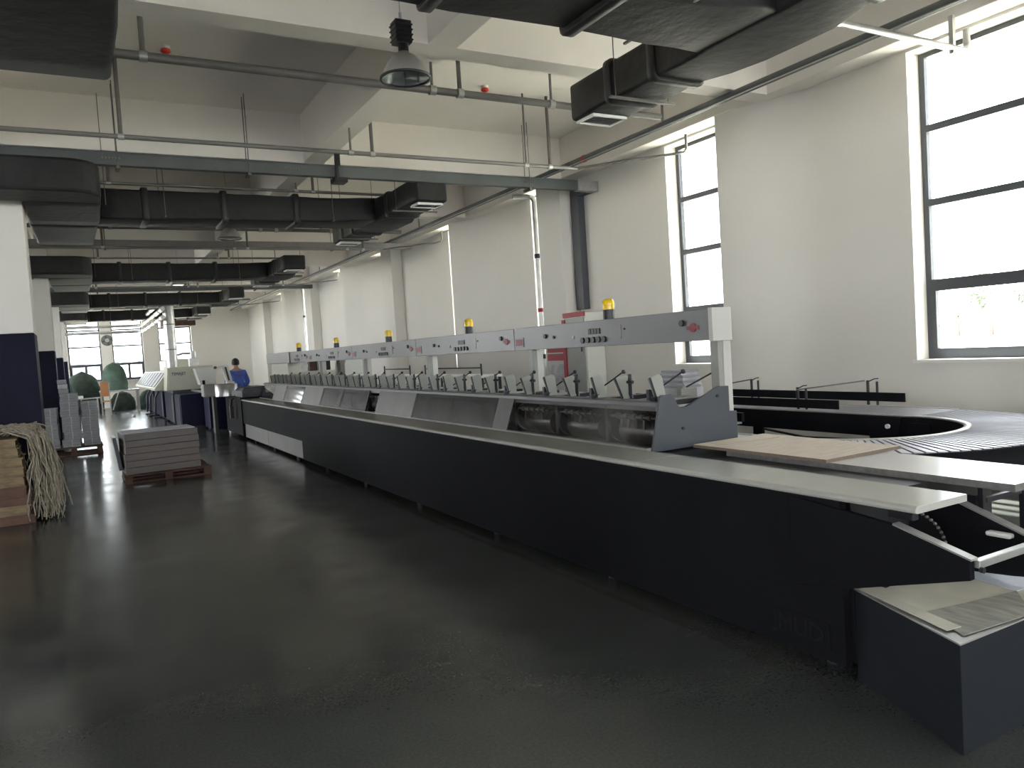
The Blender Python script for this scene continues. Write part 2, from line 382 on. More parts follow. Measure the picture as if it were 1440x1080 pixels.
#=CEILING=
# ------------------------------------------------------------------ ducts
def rrect(cx, cz, w_, h_, r, n=3):
    pts = []
    for (sx, sz, a0) in ((1, 1, 0), (-1, 1, PI/2), (-1, -1, PI), (1, -1, 1.5*PI)):
        for i in range(n+1):
            a = a0 + i*PI/2/n; pts.append((cx+sx*(w_/2-r)+r*math.cos(a), cz+sz*(h_/2-r)+r*math.sin(a)))
    return pts
def duct_run(ax, a, b, stations, r=.035, step=.3, seed=0, wob=.007):
    # stations: list of (t, centre_other, centre_z, width, height); straight run along ax from a to b with soft wrap wobble
    rnd = random.Random(seed); g = G(); rings = []; t = a; n_ = max(2, int(abs(b-a)/step))
    for i in range(n_+1):
        t = a + (b-a)*i/n_
        for j in range(len(stations)-1):
            if stations[j][0] <= t <= stations[j+1][0] or j == len(stations)-2: break
        s0, s1 = stations[j], stations[j+1]; f = 0 if s1[0] == s0[0] else min(1, max(0, (t-s0[0])/(s1[0]-s0[0])))
        c, z, w_, h_ = [s0[q]+(s1[q]-s0[q])*f for q in range(1, 5)]
        w_ += rnd.uniform(-wob, wob)*2; h_ += rnd.uniform(-wob, wob); z += rnd.uniform(-wob, wob)
        if i == 0 or i == n_:
            inner = rrect(c, z, w_*.8, h_*.75, min(r, .05)); rings_in = [(t, p) for p in inner]
        pts = rrect(c, z, w_, h_, r)
        ring = [((t, p[0], p[1]) if ax == 'x' else (p[0], t, p[1])) for p in pts]
        if i == 0: rings.append([((t, p[0], p[1]) if ax == 'x' else (p[0], t, p[1])) for p in rrect(c, z, w_*.86, h_*.86, r)])
        off = .03 if i == 0 else (-.03 if i == n_ else 0)
        ring = [((v[0]+off, v[1], v[2]) if ax == 'x' else (v[0], v[1]+off, v[2])) for v in ring]
        rings.append(ring)
        if i == n_: rings.append([((t, p[0], p[1]) if ax == 'x' else (p[0], t, p[1])) for p in rrect(c, z, w_*.86, h_*.86, r)])
    g.loft(rings); return g
def band(ax, t, c, z, w_, h_):
    g = G(); rg = []
    for dt, e in ((-.045, .0), (-.035, .02), (.035, .02), (.045, .0)):
        rg.append([((t+dt, p[0], p[1]) if ax == 'x' else (p[0], t+dt, p[1])) for p in rrect(c, z, w_+.02+e*1.6, h_+.02+e*1.4, .065)])
    g.loft(rg); return g
PLACE = ['nearest the camera', 'second from the camera', 'third from the camera', 'fourth from the camera', 'farthest, just before the far windows']
YC = [4.06, 12.15, 20.25, 28.1, 35.6]
for di, yc in enumerate(YC):
    d = root('air_duct', (2.3, yc, 3.8), 'black insulated air duct hanging below the ceiling, ' + PLACE[di], 'duct', 'black air ducts')
    zc = 3.975
    duct_run('x', .3, 4.35, [(.3, yc, zc-.03, .68, .42), (3.4, yc, zc-.015, .64, .38), (4.35, yc, zc, .8, .36)], seed=di).build('cross_duct', 'foam', d)
    duct_run('y', yc-1.95, yc+2.2, [(yc-1.95, 4.58, zc, .5, .34), (yc-.75, 4.58, zc, .52, .34), (yc-.35, 4.6, zc, .66, .38), (yc+.4, 4.6, zc, .66, .38), (yc+.9, 4.58, zc, .52, .34), (yc+2.2, 4.58, zc, .5, .34)], seed=20+di).build('branch_duct', 'foam', d)
    for k in range(3):
        band('x', .95+1.05*k, yc, zc-.02, .67, .42).build('joint_wrap', 'foamb', d)
    for yy in (yc-.8, yc+.95, yc+1.55): band('y', yy, 4.58, zc, .52, .35).build('joint_wrap', 'foamb', d)
    # plenum and feed at the left
    duct_run('y', yc-1.75, yc-.1, [(yc-1.75, -.04, 3.865, .8, .38), (yc-.1, -.04, 3.89, .84, .42)], r=.05, seed=40+di).build('plenum', 'foam', d)
    duct_run('y', yc-.1, yc+2.25, [(yc-.1, -.05, 3.89, .82, .42), (yc+2.25, -.05, 3.93, .8, .36)], r=.05, seed=50+di).build('branch_duct', 'foam', d)
    a = yc-2.35; b = yc-1.66
    arc = [(.36-.34*(1-math.cos(t)), a+.34*(1-math.sin(t))) for t in [PI/2*q/6 for q in range(7)]]
    G().prism([(-3.2, b), (.36, b)] + [(.36, a+.34)] + arc[1:] + [(-3.2, a)], 'z', 3.675, 4.05).build('feed_duct', 'foam', d, bevel=.035)
    for bx_ in (-.75, -2.0): band('x', bx_, (a+b)/2, 3.862, .69, .375).build('joint_wrap', 'foamb', d)
    for (gx, gy) in ((4.58, yc+2.02), (4.58, yc-1.75), (0, yc+2.0))[:3 if di else 2]:
        gr = G()
        for (u0_, u1_, v0_, v1_) in ((-.2, .2, -.14, -.115), (-.2, .2, .115, .14), (-.2, -.175, -.115, .115), (.175, .2, -.115, .115)):
            gr.box(gx+u0_, gx+u1_, gy+v0_, gy+v1_, 3.772, 3.795)
        go = gr.build('grille', 'white', d)
        G().box(gx-.19, gx+.19, gy-.13, gy+.13, 3.79, 3.83).build('collar', 'galv', go)
        lv = G()
        for q in range(7): lv.obox((gx, gy-.1+.033*q, 3.786), (.35, .02, .003), Matrix.Rotation(.6, 3, 'X'))
        lv.build('louvre', 'tray', go)
    for (hx, hy, zt, zb) in ((1.2, yc-.36, ZS, 3.78), (1.2, yc+.36, ZS, 3.78), (3.6, yc-.36, ZS, 3.78), (3.6, yc+.36, ZS, 3.78), (4.28, yc+1.4, ZS, 3.8), (4.88, yc+1.4, ZS, 3.8), (4.28, yc-1.3, ZS, 3.8), (4.88, yc-1.3, ZS, 3.8), (.42, yc-1.5, ZS, 3.7)):
        G().cyl((hx, hy, zb), (hx, hy, zt), .005, 5).build('hanger_rod', 'rod', d)
    for (a0_, a1_, b0_, b1_) in ((1.19, 1.21, yc-.4, yc+.4), (3.59, 3.61, yc-.4, yc+.4), (4.22, 4.94, yc+1.38, yc+1.42), (4.22, 4.94, yc-1.32, yc-1.28)):
        G().box(a0_, a1_, b0_, b1_, 3.775, 3.79).build('hanger_bar', 'rod', d)

# ------------------------------------------------------------------ pipes and trays under the ceiling
def hanger(g, x, y, z, r, top=ZS, thick=.02):
    g.box(x-thick/2-.004, x+thick/2+.004, y-.012, y+.012, z+r, top)
    g.box(x-thick, x+thick, y-r-.012, y+r+.012, z-r-.012, z+r+.012)
def pipe_x(label, y, z, r, x0, x1, hx, tail=None, m='pipe', cat='pipe'):
    p = root('sprinkler_pipe', ((x0+x1)/2, y, z), label, cat, 'grey pipes across the ceiling')
    pts = [(x0, y, z), (x1, y, z)]
    G().cyl(pts[0], pts[1], r, 12).build('pipe', m, p)
    if tail: G().tube(tail, r*.75, 8).build('branch', m, p)
    for i, x in enumerate(hx):
        g = G(); top = ZB if 2.9 < x < 3.22 else ZS
        g.cyl((x, y, z), (x, y, top), .014 if i % 2 else .022, 8); g.build('hanger', 'pipe' if i % 2 else 'rod', p)
        G().cyl((x-.03, y, z), (x+.03, y, z), r*1.3, 12).build('clamp', 'galv', p)
    return p
for k in range(0, 4):
    dy = BAY*k; w_ = ['nearest bay', 'second bay', 'third bay', 'fourth bay'][k]
    pipe_x('thick grey pipe across the hall under the beams, %s' % w_, 6.75+dy, 4.128, .036, -6, 5.9, (.62, 3.11, 3.4, 4.45))
    pipe_x('thinner grey sprinkler pipe above the cable tray, %s' % w_, 9.0+dy, 4.095, .026, -6, 6.3, (.55, 3.02, 3.29, 5.47, 5.85),
           [(6.3, 9.0+dy, 4.095), (6.33, 8.96+dy, 4.1), (7.24, 8.0+dy, 4.12), (7.32, 7.93+dy, 4.13), (7.34, 7.9+dy, 4.17), (7.34, 7.9+dy, 4.36)])
    pipe_x('slim sprinkler pipe just above the black duct, %s' % w_, 12.0+dy-(.2 if k else 0), 4.26, .022, -6, 5.0, (.53, 3.11, 3.37))
p = root('sprinkler_pipe', (6.5, 4.14, 4.1), 'pale sprinkler branch pipe ending in an upturned elbow above the nearest window', 'pipe')
G().tube([(4.9, 4.14, 4.1), (7.28, 4.14, 4.1), (7.32, 4.14, 4.11), (7.335, 4.14, 4.15), (7.335, 4.14, 4.3)], .03, 12).build('pipe', 'galv', p)
G().cyl((5.5, 4.14, 4.1), (5.56, 4.14, 4.1), .04, 12).build('clamp', 'galv', p)
G().cyl((5.53, 4.14, 4.1), (5.53, 4.14, 4.6), .015, 8).build('hanger', 'galv', p)
G().box(7.09, 7.13, 4.12, 4.16, 4.05, ZB).build('hanger', 'galv', p)
# long pipe beside the edge beam
p = root('main_pipe', (6.66, 16, 4.335), 'long thick pipe running the length of the hall beside the window wall beam', 'pipe')
G().cyl((6.66, YB+.1, 4.335), (6.66, YF-.1, 4.335), .045, 14).build('pipe', 'tray', p)
G().cyl((6.61, YB+.1, 4.293), (6.61, YF-.1, 4.293), .008, 8).build('conduit', 'galv', p)
for k in range(10):
    y = 7.57 + 4.02*k - 8.04
    G().box(6.65, 6.67, y-.015, y+.015, 4.38, ZS).build('hanger', 'pipe', p)
for k in range(3): G().cyl((6.66, 9.3+BAY*k, 4.335), (6.66, 9.35+BAY*k, 4.335), .052, 12).build('red_clamp', 'redp', p)
# cable trays across
def tray(label, y, z0, h, wd, x0, x1, brackets, m='tray'):
    t = root('cable_tray', ((x0+x1)/2, y, z0), label, 'cable tray')
    g = G(); g.box(x0, x1, y-wd/2, y+wd/2, z0, z0+h); g.box(x0, x1, y-wd/2-.01, y-wd/2, z0+h-.015, z0+h+.005); g.build('tray_body', m, t, bevel=.004)
    for x in (.4, 2.5, 6.1):
        for q in range(6): G().box(x+q*.035, x+.015+q*.035, y-wd/2-.012, y-wd/2-.001, z0+h*.45, z0+h*.62).build('slot', 'pipe', t)
    for x in brackets:
        gg = G(); gg.cyl((x, y-wd/2-.02, z0-.03), (x, y-wd/2-.02, ZS), .006, 6); gg.cyl((x, y+wd/2+.02, z0-.03), (x, y+wd/2+.02, ZS), .006, 6)
        gg.box(x-.02, x+.02, y-wd/2-.05, y+wd/2+.05, z0-.045, z0-.015); gg.build('hanger', 'rod', t)
    return t
t = tray('dark grey cable tray crossing the hall to the window wall', 10.2, 4.07, .15, .1, -6, 7.1, (.56, 2.05, 6.2))
G().box(7.1, 7.48, 10.13, 10.27, 4.065, 4.225).build('end_cover', 'galv', t, bevel=.005)
g = G(); g.box(3.16, 3.2, 10.09, 10.12, 4.03, 4.55); g.box(3.25, 3.29, 10.28, 10.31, 4.03, 4.6); g.box(3.14, 3.32, 10.1, 10.3, 4.0, 4.06); g.build('bracket', 'dsteel', t)
t = tray('brown grey cable tray crossing the hall in the second bay', 17.25, 4.14, .12, .2, -6, 7.1, (.6, 2.9, 5.2), 'pipe')
t = tray('cable tray crossing the hall in the fourth bay', 26.3, 4.08, .12, .2, -6, 7.1, (.6, 2.9, 5.2), 'tray')
# cable trunking down the wall, downpipe
tk = root('cable_trunking', (7.43, 10.66, 0), 'dark vertical cable trunking in the corner beside the red topped cabinet', 'trunking')
G().box(7.37, 7.498, 10.56, 10.78, 2.2, 4.07).build('trunking_body', 'wframe', tk, bevel=.004)
G().box(7.37, 7.498, 10.29, 10.78, 4.07, 4.2).build('elbow', 'wframe', tk)
def downpipe(y, lab, red=True):
    p = root('downpipe', (7.28, y, 0), lab, 'pipe', 'downpipes')
    G().tube([(6.9, y+.1, 4.3), (7.15, y+.03, 4.3), (7.24, y, 4.28), (7.28, y, 4.22), (7.28, y, 4.1), (7.28, y, 0)], .045, 12).build('pipe', 'galv', p)
    for z in (3.2, 1.4): G().cyl((7.28, y, z), (7.28, y, z+.08), .056, 12).build('clamp', 'dsteel', p)
    if red: G().cyl((7.28, y, 2.24), (7.28, y, 2.31), .052, 12).build('red_band', 'redp', p)
downpipe(11.79, 'white downpipe beside the wall column with the notice board')
downpipe(28.3, 'thin grey downpipe beside the third wall column', False)
# smoke detectors
for (x, y, lab) in ((1.04, 8.9, 'red smoke detector on the ceiling at the upper left'), (4.85, 8.9, 'orange red smoke detector on the ceiling right of the hanging lamp')):
    s_ = root('smoke_detector', (x, y, ZS), lab, 'detector')
    G().lathe((x, y, ZS), [(.0, -.03), (.045, -.03), (.05, 0)], 16).build('base', 'white', s_)
    G().lathe((x, y, ZS), [(0, -.075), (.04, -.07), (.055, -.05), (.045, -.03)], 16).build('cap', 'redd', s_)

# high-bay lamps
lamp = root('high_bay_lamp', (2.36, 5.6, 3.77), 'round metal high bay lamp hanging nearest the camera', 'lamp', 'high bay lamps')
x, y, z = 2.36, 5.6, 3.77
G().lathe((x, y, z), [(.19, 0), (.165, .06), (.13, .12), (.085, .17), (.045, .185), (.045, .2), (0, .2)], 32).build('shade', 'alu', lamp)
G().lathe((x, y, z), [(.186, .002), (.16, .06), (.125, .115), (.08, .16), (0, .165)], 32).build('reflector', 'reflector', lamp)
G().lathe((x, y, z), [(.183, -.006), (.198, -.006), (.198, .01), (.183, .01), (.183, -.006)], 32).build('rim', 'blk', lamp)
G().lathe((x, y, z), [(.183, .003), (0, .001)], 32).build('glass_cover', 'clear', lamp)
G().lathe((x, y, z), [(0, .05), (.035, .06), (.045, .1), (.03, .15)], 14).build('bulb', 'bulb', lamp)
G().cyl((x, y, z+.2), (x, y, z+.26), .04, 14).build('neck', 'blk', lamp)
g = G(); g.box(x-.075, x+.055, y-.06, y+.06, z+.26, z+.43)
for q in range(4): g.box(x-.085, x+.065, y-.065, y+.065, z+.28+.038*q, z+.292+.038*q)
g.build('ballast_box', 'dsteel', lamp, bevel=.006)
G().tube([(x-.01, y, z+.43), (x-.01, y, z+.5)], .012, 6).build('hook', 'galv', lamp)
G().cyl((x-.01, y, z+.48), (x-.01, y, ZS), .004, 6).build('suspension_wire', 'galv', lamp)
for k, lb in enumerate(('second high bay lamp, half hidden behind the second black duct', 'third high bay lamp, small, above the third black duct', 'fourth high bay lamp, far down the hall')):
    dup(lamp, (x, y+BAY*(k+1)-(.3 if k == 1 else 0), z), lb)
#=MACHINE=
# ------------------------------------------------------------------ the gathering machine
gm = root('gathering_machine', (3.6, 9.5, 0), 'very long dark machine with a pale worktop and feeder plates running down the hall', 'machine')
Y0, Y1 = 2.32, 17.35
MOD = 2.735
seams = [2.32, 4.15] + [7.035 - 2.735 + MOD*k for k in range(1, 5)] + [17.35]
seams = [2.32, 4.15, 6.85, 9.6, 12.3, 15.0, 17.35]
for i in range(len(seams)-1):
    a, b = seams[i], seams[i+1]
    zb = .07 if a < 12 else .36
    G().box(2.975, 3.02, a+.0006, b-.0006, zb, .848).build('side_panel', 'charcoal', gm)
    if zb > .3:
        G().box(3.0, 3.03, a+.01, b-.01, .06, .355).build('kick_panel', 'steelp', gm, bevel=.003)
    G().box(3.05, 4.2, a, b, .07, .845).build('frame_body', 'black', gm)
for y in [2.5, 4.3, 6.0, 7.8, 9.6, 11.4, 13.2, 15, 16.8]:
    for x in (3.12, 4.05): G().cyl((x, y, 0), (x, y, .08), .035, 12).build('foot', 'dsteel', gm)
# access panel lines and embossed maker's plate
lp = G(); lp.box(2.968, 2.976, 2.4, 2.76, .12, .25); lpo = lp.build('maker_plate', 'charcoal', gm, bevel=.003)
text('raised_lettering', 'JMUD', .12, (2.966, 2.58, .185), (PI/2, 0, -PI/2), 'emboss', lpo, .003, 1.05)
# worktop with rounded lip, three lengths
prof = [(2.957, .858), (2.955, .866), (2.96, .876), (2.975, .882), (3.325, .882), (3.325, .85), (2.975, .85), (2.962, .852)]
for (a, b) in ((1.94, 3.79), (3.794, 9.6), (9.604, 17.35)):
    w_ = G(); w_.prism(prof, 'y', a, b, 0); w_.build('worktop', 'lam', gm, bevel=.002)
G().box(3.03, 3.07, 2.0, 2.12, .80, .85).build('worktop_bracket', 'dsteel', gm, bevel=.004)
# front delivery mouth
def side_plate(x, name):
    poly = [(2.60, .84), (2.02, .785), (1.725, .70), (1.725, .622), (2.24, .465), (2.60, .40)]
    g = G(); g.prism(poly, 'x', x, x+.03); o = g.build(name, 'charcoal', gm, bevel=.004)
    f = G(); f.add([(x-.002, 2.05, .795), (x+.045, 2.05, .795), (x+.045, 1.72, .708), (x-.002, 1.72, .708), (x-.002, 2.05, .787), (x+.045, 2.05, .787), (x+.045, 1.72, .70), (x-.002, 1.72, .70)],
              [(0,1,2,3), (4,5,6,7), (0,1,5,4), (1,2,6,5), (2,3,7,6), (3,0,4,7)]); f.build('edge_flange', 'galv', o)
    return o
side_plate(2.962, 'delivery_side_plate')
# far side plate with a white block standing in for its bright slot
x = 3.6
pl = G()
pl.prism([(2.6, .80), (2.15, .769), (1.6, .57), (1.6, .52), (1.9, .47), (1.9, .645), (1.99, .665), (2.6, .665)], 'x', x, x+.03)
pl.prism([(2.6, .665), (1.99, .665), (1.99, .645), (2.6, .645)], 'x', x, x+.03)
pl.prism([(2.6, .645), (1.9, .645), (1.9, .47), (2.6, .40)], 'x', x, x+.03)
pl.build('delivery_side_plate', 'charcoal', gm, bevel=0)
f = G(); f.add([(3.59, 2.16, .785), (3.645, 2.16, .785), (3.645, 1.6, .585), (3.59, 1.6, .585), (3.59, 2.16, .777), (3.645, 2.16, .777), (3.645, 1.6, .577), (3.59, 1.6, .577)], [(0,1,2,3), (4,5,6,7), (0,1,5,4), (1,2,6,5), (2,3,7,6), (3,0,4,7)])
f.build('edge_flange', 'galv', gm)
G().obox((3.6, 1.95, .655), (.07, .11, .022), Matrix.Rotation(0, 3, 'X')).build('slot_light_block', 'white', gm, bevel=.008)  # white block paints in the bright floor behind the slot
G().box(2.993, 3.62, 1.705, 1.735, .668, .70).build('cross_bar', 'galv', gm, bevel=.003)
G().cyl((2.995, 1.69, .665), (2.995, 1.705, .665), .012, 10).build('bolt', 'dsteel', gm)
g = G(); g.cyl((3.48, 2.30, .56), (3.50, 2.30, .56), .16, 28); sp = g.build('chain_sprocket', 'black', gm)
for k in range(16):
    a = -.3+k*.14; yy, zz = 2.30-.168*math.cos(a), .56+.168*math.sin(a)
    G().cyl((3.47, yy, zz), (3.482, yy, zz), .006, 8).build('chain_roller', 'galv', sp)
g = G(); g.cyl((3.14, 2.30, .56), (3.155, 2.30, .56), .15, 28); g.build('sprocket', 'dsteel', gm)
# inner trough between the worktop and the side table
G().box(3.36, 3.53, 2.45, 4.1, .815, .825).build('trough_plate', 'kraft', gm, bevel=.002)
G().box(3.33, 3.35, 2.34, 4.13, .70, .845).build('trough_wall', 'dsteel', gm)
# near end panel with its notch
ep = [(3.38, .86), (3.474, 1.24), (3.49, 1.25), (3.57, 1.248), (3.595, 1.235), (3.61, 1.20), (3.625, 1.168), (3.65, 1.15), (3.70, 1.15), (3.76, 1.168), (4.0, 1.262), (4.03, 1.27), (4.12, 1.265), (4.12, 1.08), (4.19, 1.075), (4.19, .86)]
G().prism(ep, 'y', 4.12, 4.145).build('end_panel', 'slate', gm, bevel=.004)
for (x, z) in ((3.66, 1.0), (4.0, 1.2)): G().cyl((x, 4.112, z), (x, 4.125, z), .012, 10).build('bolt', 'blk', gm)
# deck, rail and covers of the feeder row
G().box(3.50, 4.15, 4.15, 17.3, 1.13, 1.165).build('deck', 'lamedge', gm)
G().box(3.80, 4.16, 4.15, 17.3, .85, 1.13).build('rear_body', 'charcoal', gm)
G().prism([(3.455, 1.165), (3.455, 1.195), (3.475, 1.205), (3.56, 1.205), (3.56, 1.165)], 'y', 4.146, 17.35).build('top_rail', 'beam', gm, bevel=.002)
G().box(3.345, 3.40, 4.146, 17.35, .862, .89).build('cover_sill', 'lamedge', gm)
def cover(a, b, m, name):
    lo, hi = (3.352, .885), (3.452, 1.17)
    t = (.008, -.003)
    g = G(); g.prism([lo, hi, (hi[0]+t[0], hi[1]+t[1]), (lo[0]+t[0], lo[1]+t[1])], 'y', a+.006, b-.006)
    o = g.build(name, m, gm); return o
def cover_frame(y):
    g = G(); g.prism([(3.349, .885), (3.449, 1.17), (3.466, 1.165), (3.366, .88)], 'y', y-.018, y+.018); g.build('cover_post', 'dsteel', gm)
cover(4.15, 6.15, 'smoke', 'smoked_cover')
for (a, b, m) in ((6.15, 6.45, 'steelp'), (6.45, 7.45, 'haze'), (7.45, 8.5, 'haze'), (8.5, 9.8, 'steelp'), (10.25, 11.4, 'haze'), (11.45, 12.5, 'haze'), (12.55, 13.7, 'steelp'), (13.75, 15.1, 'clear'), (15.15, 16.1, 'steelp'), (16.1, 17.2, 'clear')):
    cover(a, b, m, 'steel_cover' if m == 'steelp' else 'clear_cover')
for y in (10.22, 11.42, 12.52, 13.72, 15.12): cover_frame(y)
# mechanism behind the covers
rnd = random.Random(3)
st = [4.18+.712*k for k in range(18)]
for k, y in enumerate(st):
    m = G(); m.cyl((3.62, y+.06, .96), (3.62, y+.50, .96), .10, 20); m.build('gripper_drum', 'rollers', gm)
    g = G(); g.cyl((3.6, y+.53, 1.0), (3.6, y+.57, 1.0), .13, 22); g.box(3.5, 3.75, y+.6, y+.64, .86, 1.15); g.build('cam_disc', 'dsteel', gm)
    g = G()
    for q in range(5):
        yy = y+.08+.09*q; g.cyl((3.5, yy, 1.08), (3.5, yy+.04, 1.08), .022, 8); g.obox((3.52, yy+.02, 1.04), (.012, .02, .1), Matrix.Rotation(rnd.uniform(-.5, .5), 3, 'Y'))
    g.cyl((3.5, y+.03, 1.08), (3.5, y+.56, 1.08), .01, 8); g.build('gripper_bar', 'rollers', gm)
# feeder stations: two leaning plates, a side lay, an arm with a ball knob
def feeder(y):
    base = G(); base.box(3.5, 4.05, y-.03, y+.03, 1.166, 1.20); base.box(3.52, 3.56, y+.1, y+.13, 1.2, 1.28); fo = base.build('feeder_station', 'dsteel', gm)
    def plate(yy, lean, wid, nm):
        pts = [(.012, 0), (wid*.8, 0), (wid, .165), (wid*.92, .185), (wid*.75, .195), (.0, .172)]
        R_ = Matrix.Rotation(lean, 3, 'X'); v = []
        for t in (-.011, .011): v += [Vector((3.49, yy, 1.205)) + R_ @ Vector((p[0], t, p[1])) for p in pts]
        n_ = len(pts); g = G(); g.add(v, [tuple(range(n_))[::-1], tuple(range(n_, 2*n_))] + [(i, (i+1) % n_, n_+(i+1) % n_, n_+i) for i in range(n_)])
        return g.build(nm, 'hop', fo, bevel=.004)
    plate(y, -.38, .12, 'side_plate'); plate(y+.38, -.52, .13, 'side_plate')
    G().obox((3.492, y-.012+.028, 1.29), (.012, .012, .17), Matrix.Rotation(-.38, 3, 'X')).build('edge_strip', 'dsteel', fo)
    G().obox((3.492, y+.37+.045, 1.285), (.012, .014, .17), Matrix.Rotation(-.52, 3, 'X')).build('edge_strip', 'dsteel', fo)
    g = G(); g.obox((3.5, y+.015, 1.22), (.05, .04, .03), rz(.2)); g.build('clamp', 'blk', fo)
    g = G(); g.tube([(3.66, y+.28, 1.22), (3.8, y+.2, 1.32), (3.86, y+.12, 1.385)], .007, 6); g.build('arm', 'dsteel', fo)
    G().lathe((3.865, y+.115, 1.37), [(0, 0), (.014, .004), (.018, .018), (.014, .032), (0, .036)], 10).build('ball_knob', 'blk', fo)
    g = G(); g.box(3.56, 3.575, y+.36, y+.385, 1.2, 1.39); g.cyl((3.568, y+.34, 1.33), (3.568, y+.4, 1.33), .014, 8); g.build('lay_rod', 'dsteel', fo)
    g = G(); g.box(3.62, 3.95, y+.08, y+.33, 1.17, 1.20); g.build('pile_tray', 'hop' if k % 3 else 'lamedge', fo)
for k, y in enumerate(st): feeder(y+.02)
# near pile support
g = G(); g.box(3.93, 4.09, 4.42, 4.47, 1.18, 1.25); g.build('pile_stop', 'lamedge', gm, bevel=.003)
G().tube([(4.0, 4.44, 1.26), (4.12, 4.36, 1.33), (4.2, 4.3, 1.38)], .007, 6).build('arm', 'dsteel', gm)
# gantry: posts, control beam in lengths, beacons
for i, y in enumerate((4.15, 6.79, 9.5, 12.2, 14.9)):
    g = G(); g.box(4.06, 4.11, y, y+.08, .9 if i == 0 else 1.165, 1.6); g.box(4.11, 4.185, y-.005, y+.085, .95 if i == 0 else 1.165, 1.6, 1)
    g.build('post', ['lamedge', 'beamlt'], gm, bevel=.003)
bs = [4.13, 7.035, 9.77, 12.6, 15.43, 17.0]
for i in range(5):
    a, b = bs[i], bs[i+1]
    bo = G().box(3.995, 4.15, a+.004+(.0 if i else .03), b-.004, 1.605, 1.836).build('control_beam', 'beam', gm, bevel=.004)
    if i == 0:
        G().box(3.99, 4.18, 4.12, 4.163, 1.598, 1.842).build('beam_end_cap', 'beamlt', bo, bevel=.004)
    y = 5.50 + 2.735*i if i < 4 else 16.3
    s_ = 1
    if i < 4 or True:
        for q in range(4): G().box(3.985, 3.996, y+.045*q, y+.038+.045*q, 1.715, 1.765).build('key', 'blk', bo, bevel=.002)
        for q in range(5): G().cyl((3.996, y-.06+.082*q, 1.665), (3.978, y-.06+.082*q, 1.665), .027 if i == 0 else .025, 14).build('push_button', 'blk', bo)
        G().cyl((3.996, y-.35, 1.74), (3.984, y-.35, 1.74), .008, 8).build('screw', 'blk', bo)
        G().box(3.99, 3.996, y-.3, y-.29, 1.66, 1.78).build('scale_mark', 'lamedge', bo)
        G().cyl((3.996, y+.42, 1.70), (3.988, y+.42, 1.70), .016, 10).build('socket', 'lamedge', bo)
    ky = a + .28 if i == 0 else a + .25
    G().cyl((3.996, ky+.03, 1.745), (3.975, ky+.03, 1.745), .024, 14).build('knob', 'blk', bo)
    g = G(); g.box(3.988, 3.996, ky-.15, ky-.02, 1.69, 1.72); g.cyl((3.996, ky-.085, 1.705), (3.986, ky-.085, 1.705), .034, 14); g.build('red_emblem', 'redf', bo)
    if i < 4:
        py = b - .18
        G().box(3.985, 3.996, py, py+.14, 1.655, 1.72).build('switch', 'red', bo, bevel=.003)
        G().box(3.988, 3.996, py-.02, py+.16, 1.64, 1.735).build('switch_plate', 'beam', bo, bevel=.002)
        G().cyl((3.996, py-.45, 1.73), (3.975, py-.45, 1.73), .022, 12).build('knob', 'blk', bo)
        G().cyl((3.996, py-.6, 1.715), (3.98, py-.6, 1.715), .014, 12).build('knob', 'blk', bo)
for i, y in enumerate((5.46, 8.25, 11.0, 13.72, 16.48)):
    lb = G().cyl((4.07, y, 1.836), (4.07, y, 1.922), .05, 24).build('beacon_base', 'blk', gm, bevel=.004)
    G().lathe((4.07, y, 1.925), [(.053, 0), (.054, .05), (.052, .068), (.044, .082), (.025, .09), (0, .092)], 24).build('beacon_lens', 'yel', lb)
    G().lathe((4.07, y, 1.925), [(.055, .03), (.057, .036), (.055, .042)], 24).build('lens_ring', 'yel', lb)
# box hanging at the far end of the beam and the column below it
G().box(3.97, 4.3, 17.02, 19.35, 1.6, 1.845).build('junction_box', 'lamedge', gm, bevel=.01)
G().box(4.0, 4.28, 17.3, 19.0, 1.166, 1.6).build('end_cabinet', 'cream', gm, bevel=.01)
# drive end beyond the covers
G().prism([(3.0, .86), (3.0, 1.06), (3.06, 1.12), (3.5, 1.14), (3.5, .86)], 'y', 17.4, 18.3).build('end_guard', 'dsteel', gm, bevel=.01)
gd = G(); gd.lathe((2.92, 18.95, .92), [(.25, 0), (.25, .27), (.23, .29), (0, .29)], 30); gd.build('round_guard', 'steel', gm)
G().box(2.95, 4.2, 17.36, 19.4, .08, .92).build('drive_cabinet', 'charcoal', gm, bevel=.006)
g = G(); g.tube([(2.93, 18.0, .9), (2.86, 18.02, .86), (2.85, 18.05, .7)], .03, 8); g.box(2.82, 2.9, 18.0, 18.1, .45, .72); g.build('hand_valve', 'dsteel', gm)

# paper pile in the nearest feeder
pp = root('paper_pile', (4.12, 4.55, 1.17), 'pile of blue white printed sheets in the feeder nearest the end post', 'paper')
for q in range(7):
    g = G(); a = .01*math.sin(q*2.1); g.obox((4.10+a, 4.62, 1.255+.02*q), (.19-.006*q, .26, .018), rz(.05*math.sin(q))); g.build('sheet_bundle', 'papert' if q % 2 else 'paper', pp)
G().box(4.0, 4.21, 4.48, 4.76, 1.17, 1.245).build('support_block', 'papert', pp)

